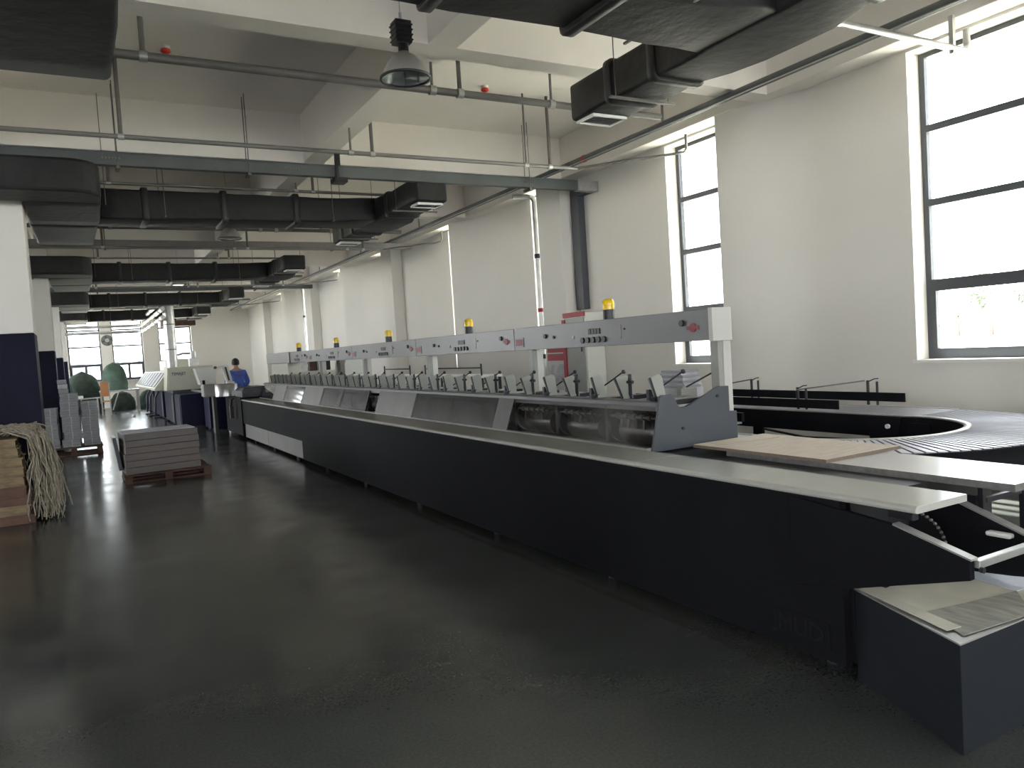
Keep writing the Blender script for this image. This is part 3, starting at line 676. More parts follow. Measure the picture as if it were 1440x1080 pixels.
# base box in front of the machine with loose sheets
fb_ = root('feed_box', (3.4, 2.0, 0), 'low dark box on the floor at the near end, covered with paper sheets', 'box')
fx = [(2.787, 1.672), (4.25, 1.655), (4.25, 2.30), (3.04, 2.31)]
G().prism(fx, 'z', 0, .424).build('cabinet', 'charcoal2', fb_, bevel=.004)
G().prism([(2.785, 1.67), (4.25, 1.653), (4.25, 2.30), (3.038, 2.311)], 'z', .4245, .431).build('top_plate', 'galv', fb_)
def sheet(label, pts, z, m, cat='paper sheet', name='paper_sheet', curl=0):
    g = G(); cx = sum(p[0] for p in pts)/4; cy = sum(p[1] for p in pts)/4; N = 6; vs = []
    for t in (0, .0022):
        for i in range(N+1):
            for j in range(N+1):
                u, v = i/N, j/N
                px = (1-u)*((1-v)*pts[0][0]+v*pts[3][0])+u*((1-v)*pts[1][0]+v*pts[2][0]); py = (1-u)*((1-v)*pts[0][1]+v*pts[3][1])+u*((1-v)*pts[1][1]+v*pts[2][1])
                vs.append((px, py, z+t+curl*(u-.5)**2*(v)))
    K = (N+1)**2; fs = [(i*(N+1)+j, i*(N+1)+j+1, (i+1)*(N+1)+j+1, (i+1)*(N+1)+j) for i in range(N) for j in range(N)]
    g.add(vs, fs + [tuple(K+a for a in f) for f in fs])
    per = [i*(N+1) for i in range(N+1)] + [N*(N+1)+j for j in range(1, N+1)] + [i*(N+1)+N for i in range(N-1, -1, -1)] + [j for j in range(N-1, 0, -1)]
    g.add(vs, [(per[i], per[(i+1) % len(per)], K+per[(i+1) % len(per)], K+per[i]) for i in range(len(per))])
    return tag(g.build(name, m, origin=(cx, cy, z)), label, cat)
sheet('wide pale cream sheet lying on the dark box under the other sheets', [(2.89, 1.80), (3.9, 1.66), (4.2, 2.28), (3.04, 2.29)], .4325, 'kraft')
sheet('stained grey sheet on the front edge of the dark box', [(2.86, 1.70), (3.28, 1.664), (3.5, 1.84), (2.98, 1.93)], .436, 'kraftd', curl=.01)
sheet('pale green sheet peeping out along the left edge of the dark box', [(2.85, 1.76), (2.93, 1.75), (3.03, 2.1), (2.97, 2.12)], .4395, 'kraft')
sheet('blue white printed sheet lying at the back of the dark box', [(3.5, 1.84), (4.1, 1.80), (4.2, 2.12), (3.56, 2.15)], .4365, 'bluepaper')

# side table and boards
tb = root('side_table', (3.9, 2.6, 0), 'narrow table with a white board top beside the near end of the machine', 'table')
G().box(3.65, 4.15, 1.91, 3.7, .845, .88).build('table_top', 'board', tb)
tt = tb.children[0]; tt.data.materials.append(M['tedge'])
for p in tt.data.polygons:
    if abs(p.normal.z) < .5: p.material_index = 1
for (x, y) in ((3.72, 2.1), (4.08, 2.1), (3.72, 3.6), (4.08, 3.6)): G().box(x-.013, x+.013, y-.013, y+.013, 0, .845).build('leg', 'dsteel', tb, bevel=.002)
G().box(3.745, 4.055, 2.09, 2.11, .755, .78).build('rail', 'dsteel', tb)
G().box(3.71, 3.73, 2.125, 3.575, .74, .79).build('rail', 'dsteel', tb)
G().box(3.70, 3.715, 2.55, 3.6, .5, .74).build('apron', 'black', tb)
pw = tag(G().box(3.62, 4.30, 2.9, 3.98, .881, .901).build('plywood_board', 'ply', origin=(3.96, 3.4, .88), bevel=.001), 'tan plywood board lying across the side table and the curved conveyor', 'board')
pw.data.materials.append(M['plyedge'])
for p in pw.data.polygons:
    if abs(p.normal.z) < .5: p.material_index = 1
sheet('thin brown paper sheet on the plywood board by the grey end panel', [(3.70, 3.8), (4.2, 3.74), (4.28, 3.95), (3.72, 3.96)], .903, 'ply')

# curved slat conveyor
cv = root('curved_conveyor', (5.27, 3.97, 0), 'black U shaped conveyor with a glossy slatted top beside the window wall', 'conveyor')
cx, cy, ri, ro, zt = 5.27, 3.97, .80, 1.43, .85
N = 64
for k in range(N):
    a0_ = PI + PI*k/N + .004; a1_ = PI + PI*(k+1)/N - .004
    if k % 1 == 0:
        g = G(); v = []
        for z in (zt-.012, zt):
            for (r_, a) in ((ri, a0_), (ro, a0_), (ro, a1_), (ri, a1_)): v.append((cx+r_*math.cos(a), cy+r_*math.sin(a), z+(.004 if a is a0_ else 0)))
        g.add(v, [(0,3,2,1),(4,5,6,7),(0,1,5,4),(1,2,6,5),(2,3,7,6),(3,0,4,7)]); g.build('slat', 'slat', cv)
for side, (xa, xb) in enumerate(((cx-ro, cx-ri), (cx+ri, cx+ro))):
    for k in range(54 if side else 10):
        y = cy+.005+.07*k; G().box(xa, xb, y, y+.064, zt-.012, zt).build('slat', 'slat', cv)
def ring(r_, z0, z1, name, m, th=.02):
    g = G(); K = 48; v = []
    for rr_ in (r_, r_+th):
        for z in (z0, z1):
            v += [(cx+rr_*math.cos(PI+PI*i/K), cy+rr_*math.sin(PI+PI*i/K), z) for i in range(K+1)]
    n_ = K+1
    for i in range(K):
        g.add(v, [(i, i+1, n_+i+1, n_+i), (2*n_+i, 3*n_+i, 3*n_+i+1, 2*n_+i+1), (n_+i, n_+i+1, 3*n_+i+1, 3*n_+i), (i, 2*n_+i, 2*n_+i+1, i+1)]) if i == 0 else None
        if i: g.f += [(i, i+1, n_+i+1, n_+i), (2*n_+i, 3*n_+i, 3*n_+i+1, 2*n_+i+1), (n_+i, n_+i+1, 3*n_+i+1, 3*n_+i), (i, 2*n_+i, 2*n_+i+1, i+1)]; g.m += [0]*4; g.sm += [True]*4
    return g.build(name, m, cv)
ring(ro+.003, .62, .845, 'outer_skirt', 'charcoal'); ring(ri-.023, .62, .845, 'inner_skirt', 'charcoal')
ring(ri-.03, .845, .858, 'inner_trim', 'galv', .05)
for (x, y1_) in ((cx+ri-.023, cy+3.75), (cx+ro+.003, cy+3.75), (cx-ri+.003, cy+.7), (cx-ro-.023, cy+.7)):
    G().box(x, x+.02, cy, y1_, .66, .845).build('side_rail', 'charcoal', cv)
    G().box(x-.004, x+.024, cy, y1_, .845, .855).build('rail_trim', 'galv', cv)
G().prism([(cy+.08, .84), (cy+.42, .84), (cy+.38, .62), (cy+.32, .55), (cy+.2, .55), (cy+.12, .66)], 'x', cx+ri-.05, cx+ri-.024).build('motor_plate', 'charcoal', cv, bevel=.003)
G().cyl((cx+ri-.07, cy+.2, .76), (cx+ri-.045, cy+.2, .76), .02, 12).build('shaft_end', 'white', cv)
for (x, y, w1_) in ((cx+ri-.06, cy-.08, .1), (cx+ri+.3, cy+2.0, .06), (cx+ri+.3, cy+3.5, .06), (cx-.45, cy-ro+.25, .03), (cx-1.1, cy+.3, .06), (cx+.9, cy-.9, .06)):
    g = G(); g.prism([(y-w1_, .8), (y+w1_, .8), (y+w1_*1.5, .0), (y-w1_*1.5+.02, .0)], 'x', x, x+.04); g.build('leg', 'charcoal', cv, bevel=.004)
G().tube([(cx+ri-.04, cy+1.6, .65), (cx+ri-.04, cy+1.1, .60), (cx+ri-.04, cy+.5, .62)], .012, 6).build('cable', 'blk', cv)
# guide rails on the far straight run
def guide(x, y0_, y1_, z, posts):
    o = G().box(x, x+.018, y0_, y1_, z, z+.085).build('guide_rail', 'charcoal', cv, bevel=.002)
    for py in posts:
        g = G(); g.cyl((x+.03, py, .86), (x+.03, py, z+.2), .014, 8); g.cyl((x+.03, py-.1, .86), (x+.03, py-.1, z+.19), .012, 8); g.tube([(x+.03, py+.01, z+.18), (x+.03, py-.07, z+.215), (x+.02, py-.12, z+.22)], .006, 6)
        g.build('post', 'dsteel', o)
guide(cx+ro-.02, 4.45, 6.95, .90, (6.35, 4.85))
guide(cx+ri+.02, 4.72, 7.7, .875, (5.2,))
g = G(); g.tube([(6.7, 6.9, 1.02), (6.72, 6.35, 1.10)], .008, 6); g.build('guide_rod', 'rod', cv)
g = G(); g.tube([(6.1, 5.2, 1.05), (6.66, 4.85, 1.1)], .008, 6); g.build('guide_rod', 'rod', cv)
# short lower transfer conveyor near the end panel
tc_ = root('transfer_conveyor', (4.9, 5.2, 0), 'short low black conveyor rail behind the end panel post', 'conveyor')
G().box(4.75, 4.78, 4.62, 6.6, .905, .98).build('side_rail', 'charcoal', tc_)
G().box(4.5, 4.75, 4.62, 6.6, .89, .905).build('belt', 'slat', tc_)
G().box(4.8, 4.83, 5.3, 5.36, .5, 1.13).build('post', 'dsteel', tc_)
G().tube([(4.72, 6.1, 1.06), (4.8, 5.33, 1.10)], .01, 6).build('guide_rod', 'galv', tc_)
for y in (4.8, 6.4): G().box(4.6, 4.65, y, y+.05, 0, .89).build('leg', 'charcoal', tc_)

# cabinet with red top, notice board
cb = root('red_topped_cabinet', (7.31, 10.37, 0), 'tall grey cabinet with a dark red top and edge against the window wall', 'cabinet')
G().box(7.13, 7.49, 10.2, 10.83, .05, 2.13).build('body', 'creaml', cb, bevel=.008)
G().box(7.112, 7.13, 10.24, 10.80, .1, 2.06).build('door', 'hop', cb, bevel=.004)
G().box(7.108, 7.13, 10.2, 10.83, 2.07, 2.15).build('red_header', 'redp', cb, bevel=.004)
G().box(7.09, 7.112, 10.76, 10.85, .1, 2.04).build('red_edge', 'redp', cb, bevel=.003)
G().box(7.10, 7.112, 10.30, 10.33, 1.5, 1.68).build('handle', 'blk', cb)
for y in (10.25, 10.75): G().box(7.15, 7.45, y, y+.04, 0, .05).build('foot', 'blk', cb)
nb = root('notice_board', (7.19, 11.2, 1.3), 'poster with red bands on the wall column beside the red topped cabinet', 'poster')
G().box(7.165, 7.198, 10.88, 11.5, .85, 1.72).build('board', 'beamlt', nb, bevel=.003)
G().box(7.160, 7.165, 10.92, 11.46, 1.5, 1.62).build('red_band', 'redp', nb)
G().box(7.160, 7.165, 10.92, 11.46, 1.36, 1.48).build('red_band', 'redp', nb)
G().box(7.160, 7.165, 10.96, 11.42, .95, 1.3).build('picture', 'papert', nb)
# rack by the wall behind the machine
def rack(x, y0_, y1_, lab):
    r_ = root('wall_bench', (x, (y0_+y1_)/2, 0), lab, 'bench')
    G().box(x-.2, x+.2, y0_, y1_, 1.16, 1.2).build('top', 'creaml', r_, bevel=.003)
    for y in (y0_+.05, y1_-.05):
        for xx in (x-.17, x+.17): G().box(xx-.02, xx+.02, y-.02, y+.02, 0, 1.16).build('leg', 'dsteel', r_)
        G().cyl((x-.17, y, 1.2), (x-.17, y, 1.4), .015, 8).build('upright', 'dsteel', r_)
    G().cyl((x-.17, y0_+.05, 1.33), (x-.17, y1_-.05, 1.33), .012, 8).build('rail', 'dsteel', r_)
rack(6.0, 11.4, 13.9, 'metal bench with a dark rail behind the feeder row near the wall')
rack(6.0, 14.6, 16.2, 'second metal bench behind the feeder row, farther down')
hb = root('hooded_stand', (5.6, 17.6, 0), 'white rounded machine hood behind the far feeders', 'machine')
G().box(5.3, 5.9, 17.3, 18.2, 0, 1.25).build('body', 'creaml', hb, bevel=.03)
g = G(); g.prism([(5.3, 1.25), (5.3, 1.5), (5.4, 1.7), (5.6, 1.85), (5.85, 1.85), (5.9, 1.25)], 'y', 17.35, 18.1); g.build('hood', 'creaml', hb, bevel=.02)
g = G(); g.tube([(5.28, 17.7, 1.3), (5.26, 17.72, 1.6), (5.4, 17.75, 1.85)], .04, 8); g.build('hose', 'pipe', hb)
hb2 = root('instrument_unit', (5.2, 20.2, 0), 'small cluttered unit with dials and fittings behind the far end of the feeder row', 'machine')
G().box(4.8, 5.9, 20, 20.6, 0, 1.35).build('body', 'creaml', hb2, bevel=.02)
G().cyl((5.0, 19.99, 1.5), (5.0, 20.1, 1.5), .14, 20).build('dial', 'galv', hb2)
G().box(5.2, 5.4, 20.05, 20.3, 1.35, 1.8).build('motor', 'woodd', hb2, bevel=.02)
G().box(5.45, 5.75, 20.05, 20.4, 1.35, 1.65).build('gearbox', 'dsteel', hb2, bevel=.02)
G().tube([(4.85, 20.1, 1.4), (5.1, 20.1, 1.65), (5.5, 20.15, 1.7)], .03, 8).build('hose', 'dsteel', hb2)
#=FAR=
# ------------------------------------------------------------------ binder line farther down the hall
bl = root('binding_machine', (3.0, 26, 0), 'cream hooded binding machine on navy cabinets, beyond the feeder row', 'machine')
cabs = [(22.15, 23.6), (23.9, 26.6), (27.3, 30.5), (31.0, 34.0)]
for i, (a, b) in enumerate(cabs):
    x0 = 2.23
    G().box(x0, 3.9, a, b, .06, .93).build('navy_cabinet', 'navy', bl, bevel=.01)
    if i: G().box(x0-.02, x0, a+.02, a+.34, .1, .86).build('end_door', 'steelp', bl, bevel=.004)
    else: G().box(x0-.015, x0, a+.1, b-.1, .12, .88).build('door', 'navy', bl, bevel=.004)
    G().box(x0+.1, 3.8, a+.05, b-.05, 0, .06).build('plinth', 'black', bl)
G().tube([(2.4, 26.4, 1.03), (2.84, 22.3, .96)], .035, 8).build('infeed_rail', 'galv', bl)
g = G(); g.box(2.82, 2.88, 22.1, 22.2, .93, 1.27); g.build('dark_post', 'charcoal', bl)
hd = G(); hd.prism([(2.04, 1.02), (2.09, 1.67), (3.3, 1.67), (3.3, 1.02)], 'y', 23.5, 24.45); ho = hd.build('hood', 'cream', bl, bevel=.012)
G().box(2.10, 2.68, 23.485, 23.5, 1.06, 1.62).build('front_door', 'cream', ho, bevel=.004)
text('blue_lettering', 'TEMAJET', .12, (2.38, 23.475, 1.48), (PI/2, 0, 0), 'navy', ho, .003, .8)
G().prism([(2.74, 1.61), (2.86, 1.13), (3.25, 1.13), (3.33, 1.61)], 'y', 22.9, 23.45).build('side_hood', 'creaml', bl, bevel=.01)
G().prism([(1.8, 1.02), (1.8, 1.08), (2.18, 1.57), (3.5, 1.57), (3.5, 1.02)], 'y', 24.5, 33.5).build('sloping_hood', 'cream', bl, bevel=.012)
for k in range(8):
    y = 24.9+1.05*k
    G().add([(1.8+.38*t_-.012, y+s_, 1.08+.49*t_+.012) for (t_, s_) in ((.08, 0), (.92, 0), (.92, .85), (.08, .85))] + [(1.8+.38*t_-.002, y+s_, 1.08+.49*t_+.002) for (t_, s_) in ((.08, 0), (.92, 0), (.92, .85), (.08, .85))],
            [(0,1,2,3), (7,6,5,4), (0,1,5,4), (1,2,6,5), (2,3,7,6), (3,0,4,7)]).build('hood_window', 'steelp', bl)
G().box(2.2, 3.4, 23.55, 33.9, .94, 1.018).build('dark_gap', 'dsteel', bl)
for (y, x) in ((28.5, 2.05), (30.0, 2.0), (31.3, 1.98)):
    g = G(); g.tube([(x+.2, y, .95), (x+.05, y, .7), (x+.02, y+.1, .1)], .03, 6); g.box(x-.05, x+.2, y-.1, y+.2, 0, .05); g.build('pneumatic_arm', 'dsteel', bl)
G().box(2.7, 3.6, 30.6, 33.2, 1.572, 1.95).build('rear_hood', 'cream', bl, bevel=.02)
g = G(); g.box(2.75, 3.0, 24.0, 24.3, 1.672, 1.9); g.cyl((2.87, 24.15, 1.9), (2.87, 24.15, 2.12), .09, 14); g.tube([(2.45, 24.15, 2.02), (2.6, 24.15, 2.06), (2.82, 24.15, 2.05)], .035, 8); g.build('extractor_motor', 'galv', bl, bevel=.01)
# exhaust stack
ex = root('exhaust_pipe', (2.86, 30.0, 1.572), 'large round galvanised exhaust pipe rising from the binding machine to the ceiling', 'pipe')
G().cyl((2.86, 30, 1.573), (2.86, 30, 4.05), .19, 24).build('pipe', 'galv', ex)
for z in (2.3, 3.2, 4.0): G().cyl((2.86, 30, z), (2.86, 30, z+.04), .205, 24).build('seam_ring', 'pipe', ex)
# three sloping insulated pipes in a bank with their run across the windows
for k in range(3):
    p = root('insulated_pipe', (2.3, 33, 3.5), ['topmost', 'middle', 'lowest'][k]+' of three shiny insulated pipes that turn and cross above the far windows', 'pipe', None)
    z = 3.95-.27*k
    pts = [(-5, 38.6, z), (2.3, 38.6, z), (2.5, 38.5, z), (2.55, 38.3, z), (2.55, 28.5, z)]
    G().tube(pts, .07, 10).build('pipe', 'galv', p)
    for q in range(5): G().cyl((2.55, 29.5+2*q, z), (2.55, 29.56+2*q, z), .085, 10).build('joint_ring', 'pipe', p)
    G().cyl((2.55, 34, z), (2.55, 34, ZS), .01, 6).build('hanger', 'rod', p)
fanu = root('wall_fan', (1.12, 39.4, 3.1), 'round wall fan between the two far windows', 'fan')
G().cyl((1.12, 39.35, 3.1), (1.12, 39.5, 3.1), .25, 20).build('cage', 'pipe', fanu)
G().cyl((1.12, 39.3, 3.1), (1.12, 39.36, 3.1), .09, 14).build('hub', 'galv', fanu)
for q in range(4):
    a = q*PI/2+.3; G().obox((1.12+.13*math.cos(a), 39.33, 3.1+.13*math.sin(a)), (.18, .01, .08), Matrix.Rotation(-a, 3, 'Y')).build('blade', 'tray', fanu)
G().box(1.09, 1.15, 39.5, 40, 3.07, 3.13).build('bracket', 'dsteel', fanu)
bxw = root('brown_wall_unit', (4.2, 38.2, 3.9), 'brown boxy unit hanging above the right far window', 'wall unit')
G().box(3.3, 4.7, 37.6, 38.6, 3.55, 4.15).build('body', 'woodd', bxw, bevel=.01)
G().box(3.9, 4.5, 37.58, 37.6, 3.8, 3.95).build('vent', 'galv', bxw)
for x in (3.5, 4.5): G().cyl((x, 38.1, 4.15), (x, 38.1, ZS), .01, 6).build('hanger', 'rod', bxw)

# delivery unit where the man works
dv = root('delivery_unit', (3.0, 20.8, 0), 'cream delivery unit with a tilted control arm beside the man in blue', 'machine')
G().box(2.75, 3.95, 20.72, 21.7, .06, 1.05).build('body', 'navy', dv, bevel=.01)
for (x, y) in ((2.85, 20.8), (3.85, 20.8), (2.85, 21.6), (3.85, 21.6)): G().cyl((x, y, 0), (x, y, .06), .04, 10).build('foot', 'dsteel', dv)
G().box(2.52, 2.82, 19.75, 20.2, .9, 1.2).build('cream_cover', 'lamedge', dv, bevel=.03)
G().box(2.74, 2.81, 19.85, 20.15, 0, .9).build('cover_base', 'black', dv)
g = G(); g.prism([(2.95, 1.60), (3.0, 1.645), (3.09, 1.635), (3.16, 1.24), (3.02, 1.24)], 'y', 19.47, 19.60); g.prism([(2.74, 1.53), (2.75, 1.575), (3.0, 1.645), (2.97, 1.58)], 'y', 19.48, 19.59); g.build('tilted_arm', 'creaml', dv, bevel=.008)
G().box(3.02, 3.2, 19.42, 19.68, .0, 1.24).build('arm_stand', 'creaml', dv, bevel=.008)
G().prism([(3.0, 1.60), (3.04, 1.60), (3.10, 1.27), (3.06, 1.27)], 'y', 19.455, 19.47).build('dark_inset', 'blk', dv)
G().cyl((2.79, 19.45, 1.60), (2.79, 19.53, 1.60), .035, 12).build('knob', 'blk', dv)

# ------------------------------------------------------------------ person
def skin_mesh(name, verts, edges, radii, m, parent, sub=2, rootv=0):
    me = bpy.data.meshes.new(name); o_ = Vector(parent['_o'])
    me.from_pydata([tuple(Vector(v)) for v in verts], edges, []); me.materials.append(M[m])
    o = bpy.data.objects.new(name, me); C.objects.link(o); o.parent = parent
    mo = o.modifiers.new('skin', 'SKIN'); mo.use_smooth_shade = True
    sv = me.skin_vertices[0].data
    for i, r in enumerate(radii):
        sv[i].radius = (r, r) if not isinstance(r, tuple) else r
        sv[i].use_root = (i == rootv)
    s2 = o.modifiers.new('sub', 'SUBSURF'); s2.levels = sub; s2.render_levels = sub
    return o
man = root('person', (3.42, 20.32, 0), 'man in a blue long sleeved shirt seen from behind, head bent over his work', 'person')
# local coordinates: he faces +y, slightly bent and looking down
B = {}
V = []; Ed = []; Rd = []
def v(n_, p, r, par=None):
    B[n_] = len(V); V.append(p); Rd.append(r)
    if par is not None: Ed.append((B[par], B[n_]))
v('pelvis', (0, 0, .95), (.15, .12)); v('belly', (0, .01, 1.10), (.145, .115), 'pelvis'); v('chest', (0, .04, 1.30), (.17, .125), 'belly')
v('upper', (0, .06, 1.45), (.13, .09), 'chest'); v('neck', (0, .085, 1.54), (.058, .058), 'upper'); v('nape', (0, .10, 1.60), (.058, .06), 'neck')
v('skull', (0, .115, 1.68), (.078, .092), 'nape'); v('crown', (0, .12, 1.75), (.062, .075), 'skull')
for s_, nm in ((-1, 'l'), (1, 'r')):
    v('sh'+nm, (s_*.17, .055, 1.44), .068, 'upper'); v('el'+nm, (s_*.26, .06, 1.18), .047, 'sh'+nm); v('wr'+nm, (s_*.20, .30, 1.09), .032, 'el'+nm); v('pa'+nm, (s_*.18, .37, 1.08), (.042, .02), 'wr'+nm)
    for f_ in range(4):
        bx_ = s_*(.18-.035+.023*f_); v('f%s%d' % (nm, f_), (bx_, .415, 1.075), .0095, 'pa'+nm); v('g%s%d' % (nm, f_), (bx_, .455-.006*abs(f_-1.5), 1.05), .008, 'f%s%d' % (nm, f_))
    v('t'+nm, (s_*.135, .375, 1.065), .011, 'pa'+nm); v('u'+nm, (s_*.115, .41, 1.055), .009, 't'+nm)
    v('hip'+nm, (s_*.095, 0, .88), .10, 'pelvis'); v('kn'+nm, (s_*.11, .02, .50), .062, 'hip'+nm); v('an'+nm, (s_*.11, -.01, .09), .042, 'kn'+nm); v('to'+nm, (s_*.125, .16, .035), .038, 'an'+nm)
body = skin_mesh('body', V, Ed, Rd, 'skin', man)
def subset(names, grow, extra=()):
    idx = [B[n_] for n_ in names]; mp = {a: i for i, a in enumerate(idx)}
    return [V[a] for a in idx], [(mp[a], mp[b]) for a, b in Ed if a in mp and b in mp], [tuple(q+grow for q in (Rd[a] if isinstance(Rd[a], tuple) else (Rd[a], Rd[a]))) for a in idx]
a_, b_, c_ = subset(['pelvis', 'belly', 'chest', 'upper', 'shl', 'ell', 'wrl', 'shr', 'elr', 'wrr'], .02); c_[0] = (.185, .15); c_[3] = (.15, .105); skin_mesh('shirt', a_, b_, c_, 'shirt', man)
a_, b_, c_ = subset(['pelvis', 'hipl', 'knl', 'anl', 'hipr', 'knr', 'anr'], .016); skin_mesh('trousers', a_, b_, c_, 'trouser', man)
for s_ in (-1, 1):
    g = G(); o3 = Vector(man['_o']); g.lathe((s_*.118, .05, 0), [(0, 0), (.055, 0), (.06, .03), (.05, .08), (0, .09)], 14)
    g.v = [(o3.x+q[0], o3.y+.05+(q[1]-.05)*2.2, q[2]) for q in g.v]; g.build('shoe', 'blk', man)
def blob(nm, c, rad, m, cut=None, n=14):
    g = G(); o3 = Vector(man['_o']); rg = []
    for i in range(n+1):
        ph = PI*i/n
        rg.append([(c[0]+rad[0]*math.sin(ph)*math.cos(2*PI*k/18), c[1]+rad[1]*math.sin(ph)*math.sin(2*PI*k/18), c[2]+rad[2]*math.cos(ph)) for k in range(18)])
    if cut is not None: rg = [[(p[0], p[1], max(p[2], cut)) for p in r_] for r_ in rg]
    g.loft([[tuple(o3+Vector(p)) for p in r_] for r_ in rg], caps=False); return g.build(nm, m, man)
blob('head_shape', (0, .135, 1.675), (.078, .095, .11), 'skin')
blob('hair', (0, .108, 1.70), (.094, .108, .108), 'hair', cut=1.625)
for s_ in (-1, 1): blob('ear', (s_*.083, .13, 1.665), (.014, .025, .035), 'skin', n=8); blob('eye', (s_*.032, .222, 1.68), (.013, .01, .009), 'white', n=6)
blob('nose', (0, .236, 1.655), (.014, .02, .028), 'skin', n=8); blob('mouth', (0, .222, 1.615), (.026, .008, .007), 'redp', n=6)
g = G(); g.box(man['_o'][0]-.1, man['_o'][0]+.1, man['_o'][1]-.117, man['_o'][1]-.113, 1.365, 1.385)
g.build('red_back_print', 'redp', man)

# ------------------------------------------------------------------ left side: pallets, strapping, book bundles
def pallet(x0, x1, y0, y1, z, h, m, label, group=None, jitter=0, seed=0, side=0):
    rnd = random.Random(seed); p = root('wooden_pallet', ((x0+x1)/2, (y0+y1)/2, z), label, 'pallet', group)
    dx = rnd.uniform(-jitter, jitter)
    x0 += dx; x1 += dx; n_ = 5; tb_ = h*.17; wd = (x1-x0)
    for k in range(n_):
        bw = (y1-y0)*.14; yy = y0+k*(y1-y0-bw)/(n_-1)
        G().box(x0, x1+rnd.uniform(-.015, .015), yy, yy+bw, z+h-tb_, z+h-.001).build('deck_board', m, p)
    for k in range(3):
        xx = x0+.01+k*(wd-.12)/2
        G().box(xx, xx+.10, y0+.005, y1-.005, z+tb_, z+h-tb_).build('stringer', m, p)
    for k in range(3):
        bw = (y1-y0)*.16; yy = y0+k*(y1-y0-bw)/2
        G().box(x0, x1, yy, yy+bw, z+.001, z+tb_).build('bottom_board', m, p)
    if side: G().box(x0+.004, x1-.004, y0-.012, y0+.004, z+tb_*.9, z+h-tb_*1.1).build('side_board', m, p)
    return p
ORD = ['bottom', 'second from the floor', 'third from the floor', 'fourth from the floor', 'middle', 'fourth from the top', 'third from the top', 'second from the top', 'topmost']
z = 0
for k in range(9):
    h = .108
    pallet(-1.85, -.60-.012*k, 10.22, 10.80, z, h, 'woodd' if k in (0, 2, 3) else 'wood', '%s wooden pallet in the tall pallet stack at the left edge' % ORD[k], 'stacked wooden pallets', .02, k, 1); z += h
# strapping heap hanging over the pallets
g = G(); rnd = random.Random(11)
for i in range(150):
    x0_ = -.72+rnd.uniform(-.5, .12); y0_ = 10.35+rnd.uniform(-.12, .3); ln = rnd.uniform(.35, 1.0); xo = -.57+rnd.uniform(0, .2)
    pts = [(x0_, y0_, 1.0+rnd.uniform(0, .1)), (x0_+.2*(xo-x0_)/.5+.05, y0_, 1.06+rnd.uniform(0, .07)), (xo-.03, y0_-.03, .97+rnd.uniform(-.04, .05))]
    xx, zz, yy = xo, .9, y0_-.03
    n_ = 7
    for q in range(n_):
        zz -= ln/n_; xx += rnd.uniform(-.035, .038); yy += rnd.uniform(-.05, .04)
        pts.append((xx, yy, max(.03, zz)))
    g.tube(pts, rnd.uniform(.003, .008), 4)
sp = g.build('strapping_heap', 'rope', origin=(-.5, 10.4, 0)); tag(sp, 'tangle of pale plastic strapping draped over the wooden pallet stack', 'strapping', None, 'stuff')
bh = root('strapping_coil', (-.95, 10.4, .98), 'upright bundle of pale strapping standing on the wooden pallets', 'strapping')
g = G()
for i in range(26):
    a = i*.7; g.tube([(-.98+.05*math.cos(a), 10.4+.05*math.sin(a), .975), (-.98+.035*math.cos(a), 10.4+.03*math.sin(a), 1.07), (-.98+.055*math.cos(a+.3), 10.4+.05*math.sin(a), 1.2)], .011, 5)
b0 = g.build('strands', 'rope', bh); b0['kind'] = 'stuff'
g = G(); g.tube([(-.75, 10.4, 1.0)] + [(-.56+.16*math.cos(a), 10.4, 1.05+.07*math.sin(a)) for a in [PI-.3-.45*q for q in range(12)]], .006, 5); g.build('loop', 'rope', bh)

# grey carton stack on a pallet in the aisle
pr_ = pallet(.42, 1.62, 12.5, 13.5, 0, .12, 'woodd', 'dark wooden pallet on the floor under the grey sheet stack in the aisle')
cs = root('sheet_stack', (.95, 13.0, .12), 'tall square stack of grey card sheets on the pallet in the aisle', 'stack')
zz = .121
for k in range(6):
    h = .1; g = G(); e = .006*math.sin(k*2.3); g.obox((.95+e, 13.0-e, zz+h/2), (1.04-.004*k, .78, h-.004), rz(.06+.004*k)); g.build('sheet_layer', 'carton', cs, bevel=.006); zz += h
g = G(); g.obox((.93, 13.0, zz+.006), (1.0, .74, .011), rz(.05)); g.build('top_sheet', 'papert', cs)
G().obox((.37, 13.1, .42), (.05, .5, .5), Matrix.Rotation(-.12, 3, 'Y')).build('dark_side_board', 'dsteel', cs, bevel=.004)

# book bundles near the second column
rnd = random.Random(5)
pallet(-.8, .27, 17.95, 18.8, 0, .17, 'woodd', 'dark pallet on the floor under the grey book bundles by the second column')
NM = ['lowest', 'second', 'third', 'fourth', 'fifth', 'sixth', 'seventh', 'eighth']
for ci, (cx_, n_, nm, wd, top) in enumerate([(-.625, 5, 'left', .26, .99), (-.27, 7, 'middle', .345, 1.27), (.075, 6, 'right', .315, 1.08)]):
    zz = .171; dy = (.0, 0, .03)[ci]
    for k in range(n_):
        h = (top-.171)/n_
        b_ = root('book_bundle', (cx_, 18.3+dy, zz), '%s bundle from below in the %s stack of tied book bundles by the second column' % (NM[k], nm), 'book bundle', 'grey book bundles on the pallet')
        g = G(); ox, a = rnd.uniform(-.012, .012), rnd.uniform(-.05, .05)
        for q in range(3): g.obox((cx_+ox+rnd.uniform(-.004, .004), 18.3+dy, zz+h*(q+.5)/3), (wd-.02, .5, h/3-.003), rz(a))
        g.build('books', 'paper', b_, bevel=.003)
        g = G(); g.box(cx_+ox-.008, cx_+ox+.008, 18.3+dy-.268, 18.3+dy+.268, zz+.002, zz+h-.002); g.build('strap', 'papert', b_)
        zz += h
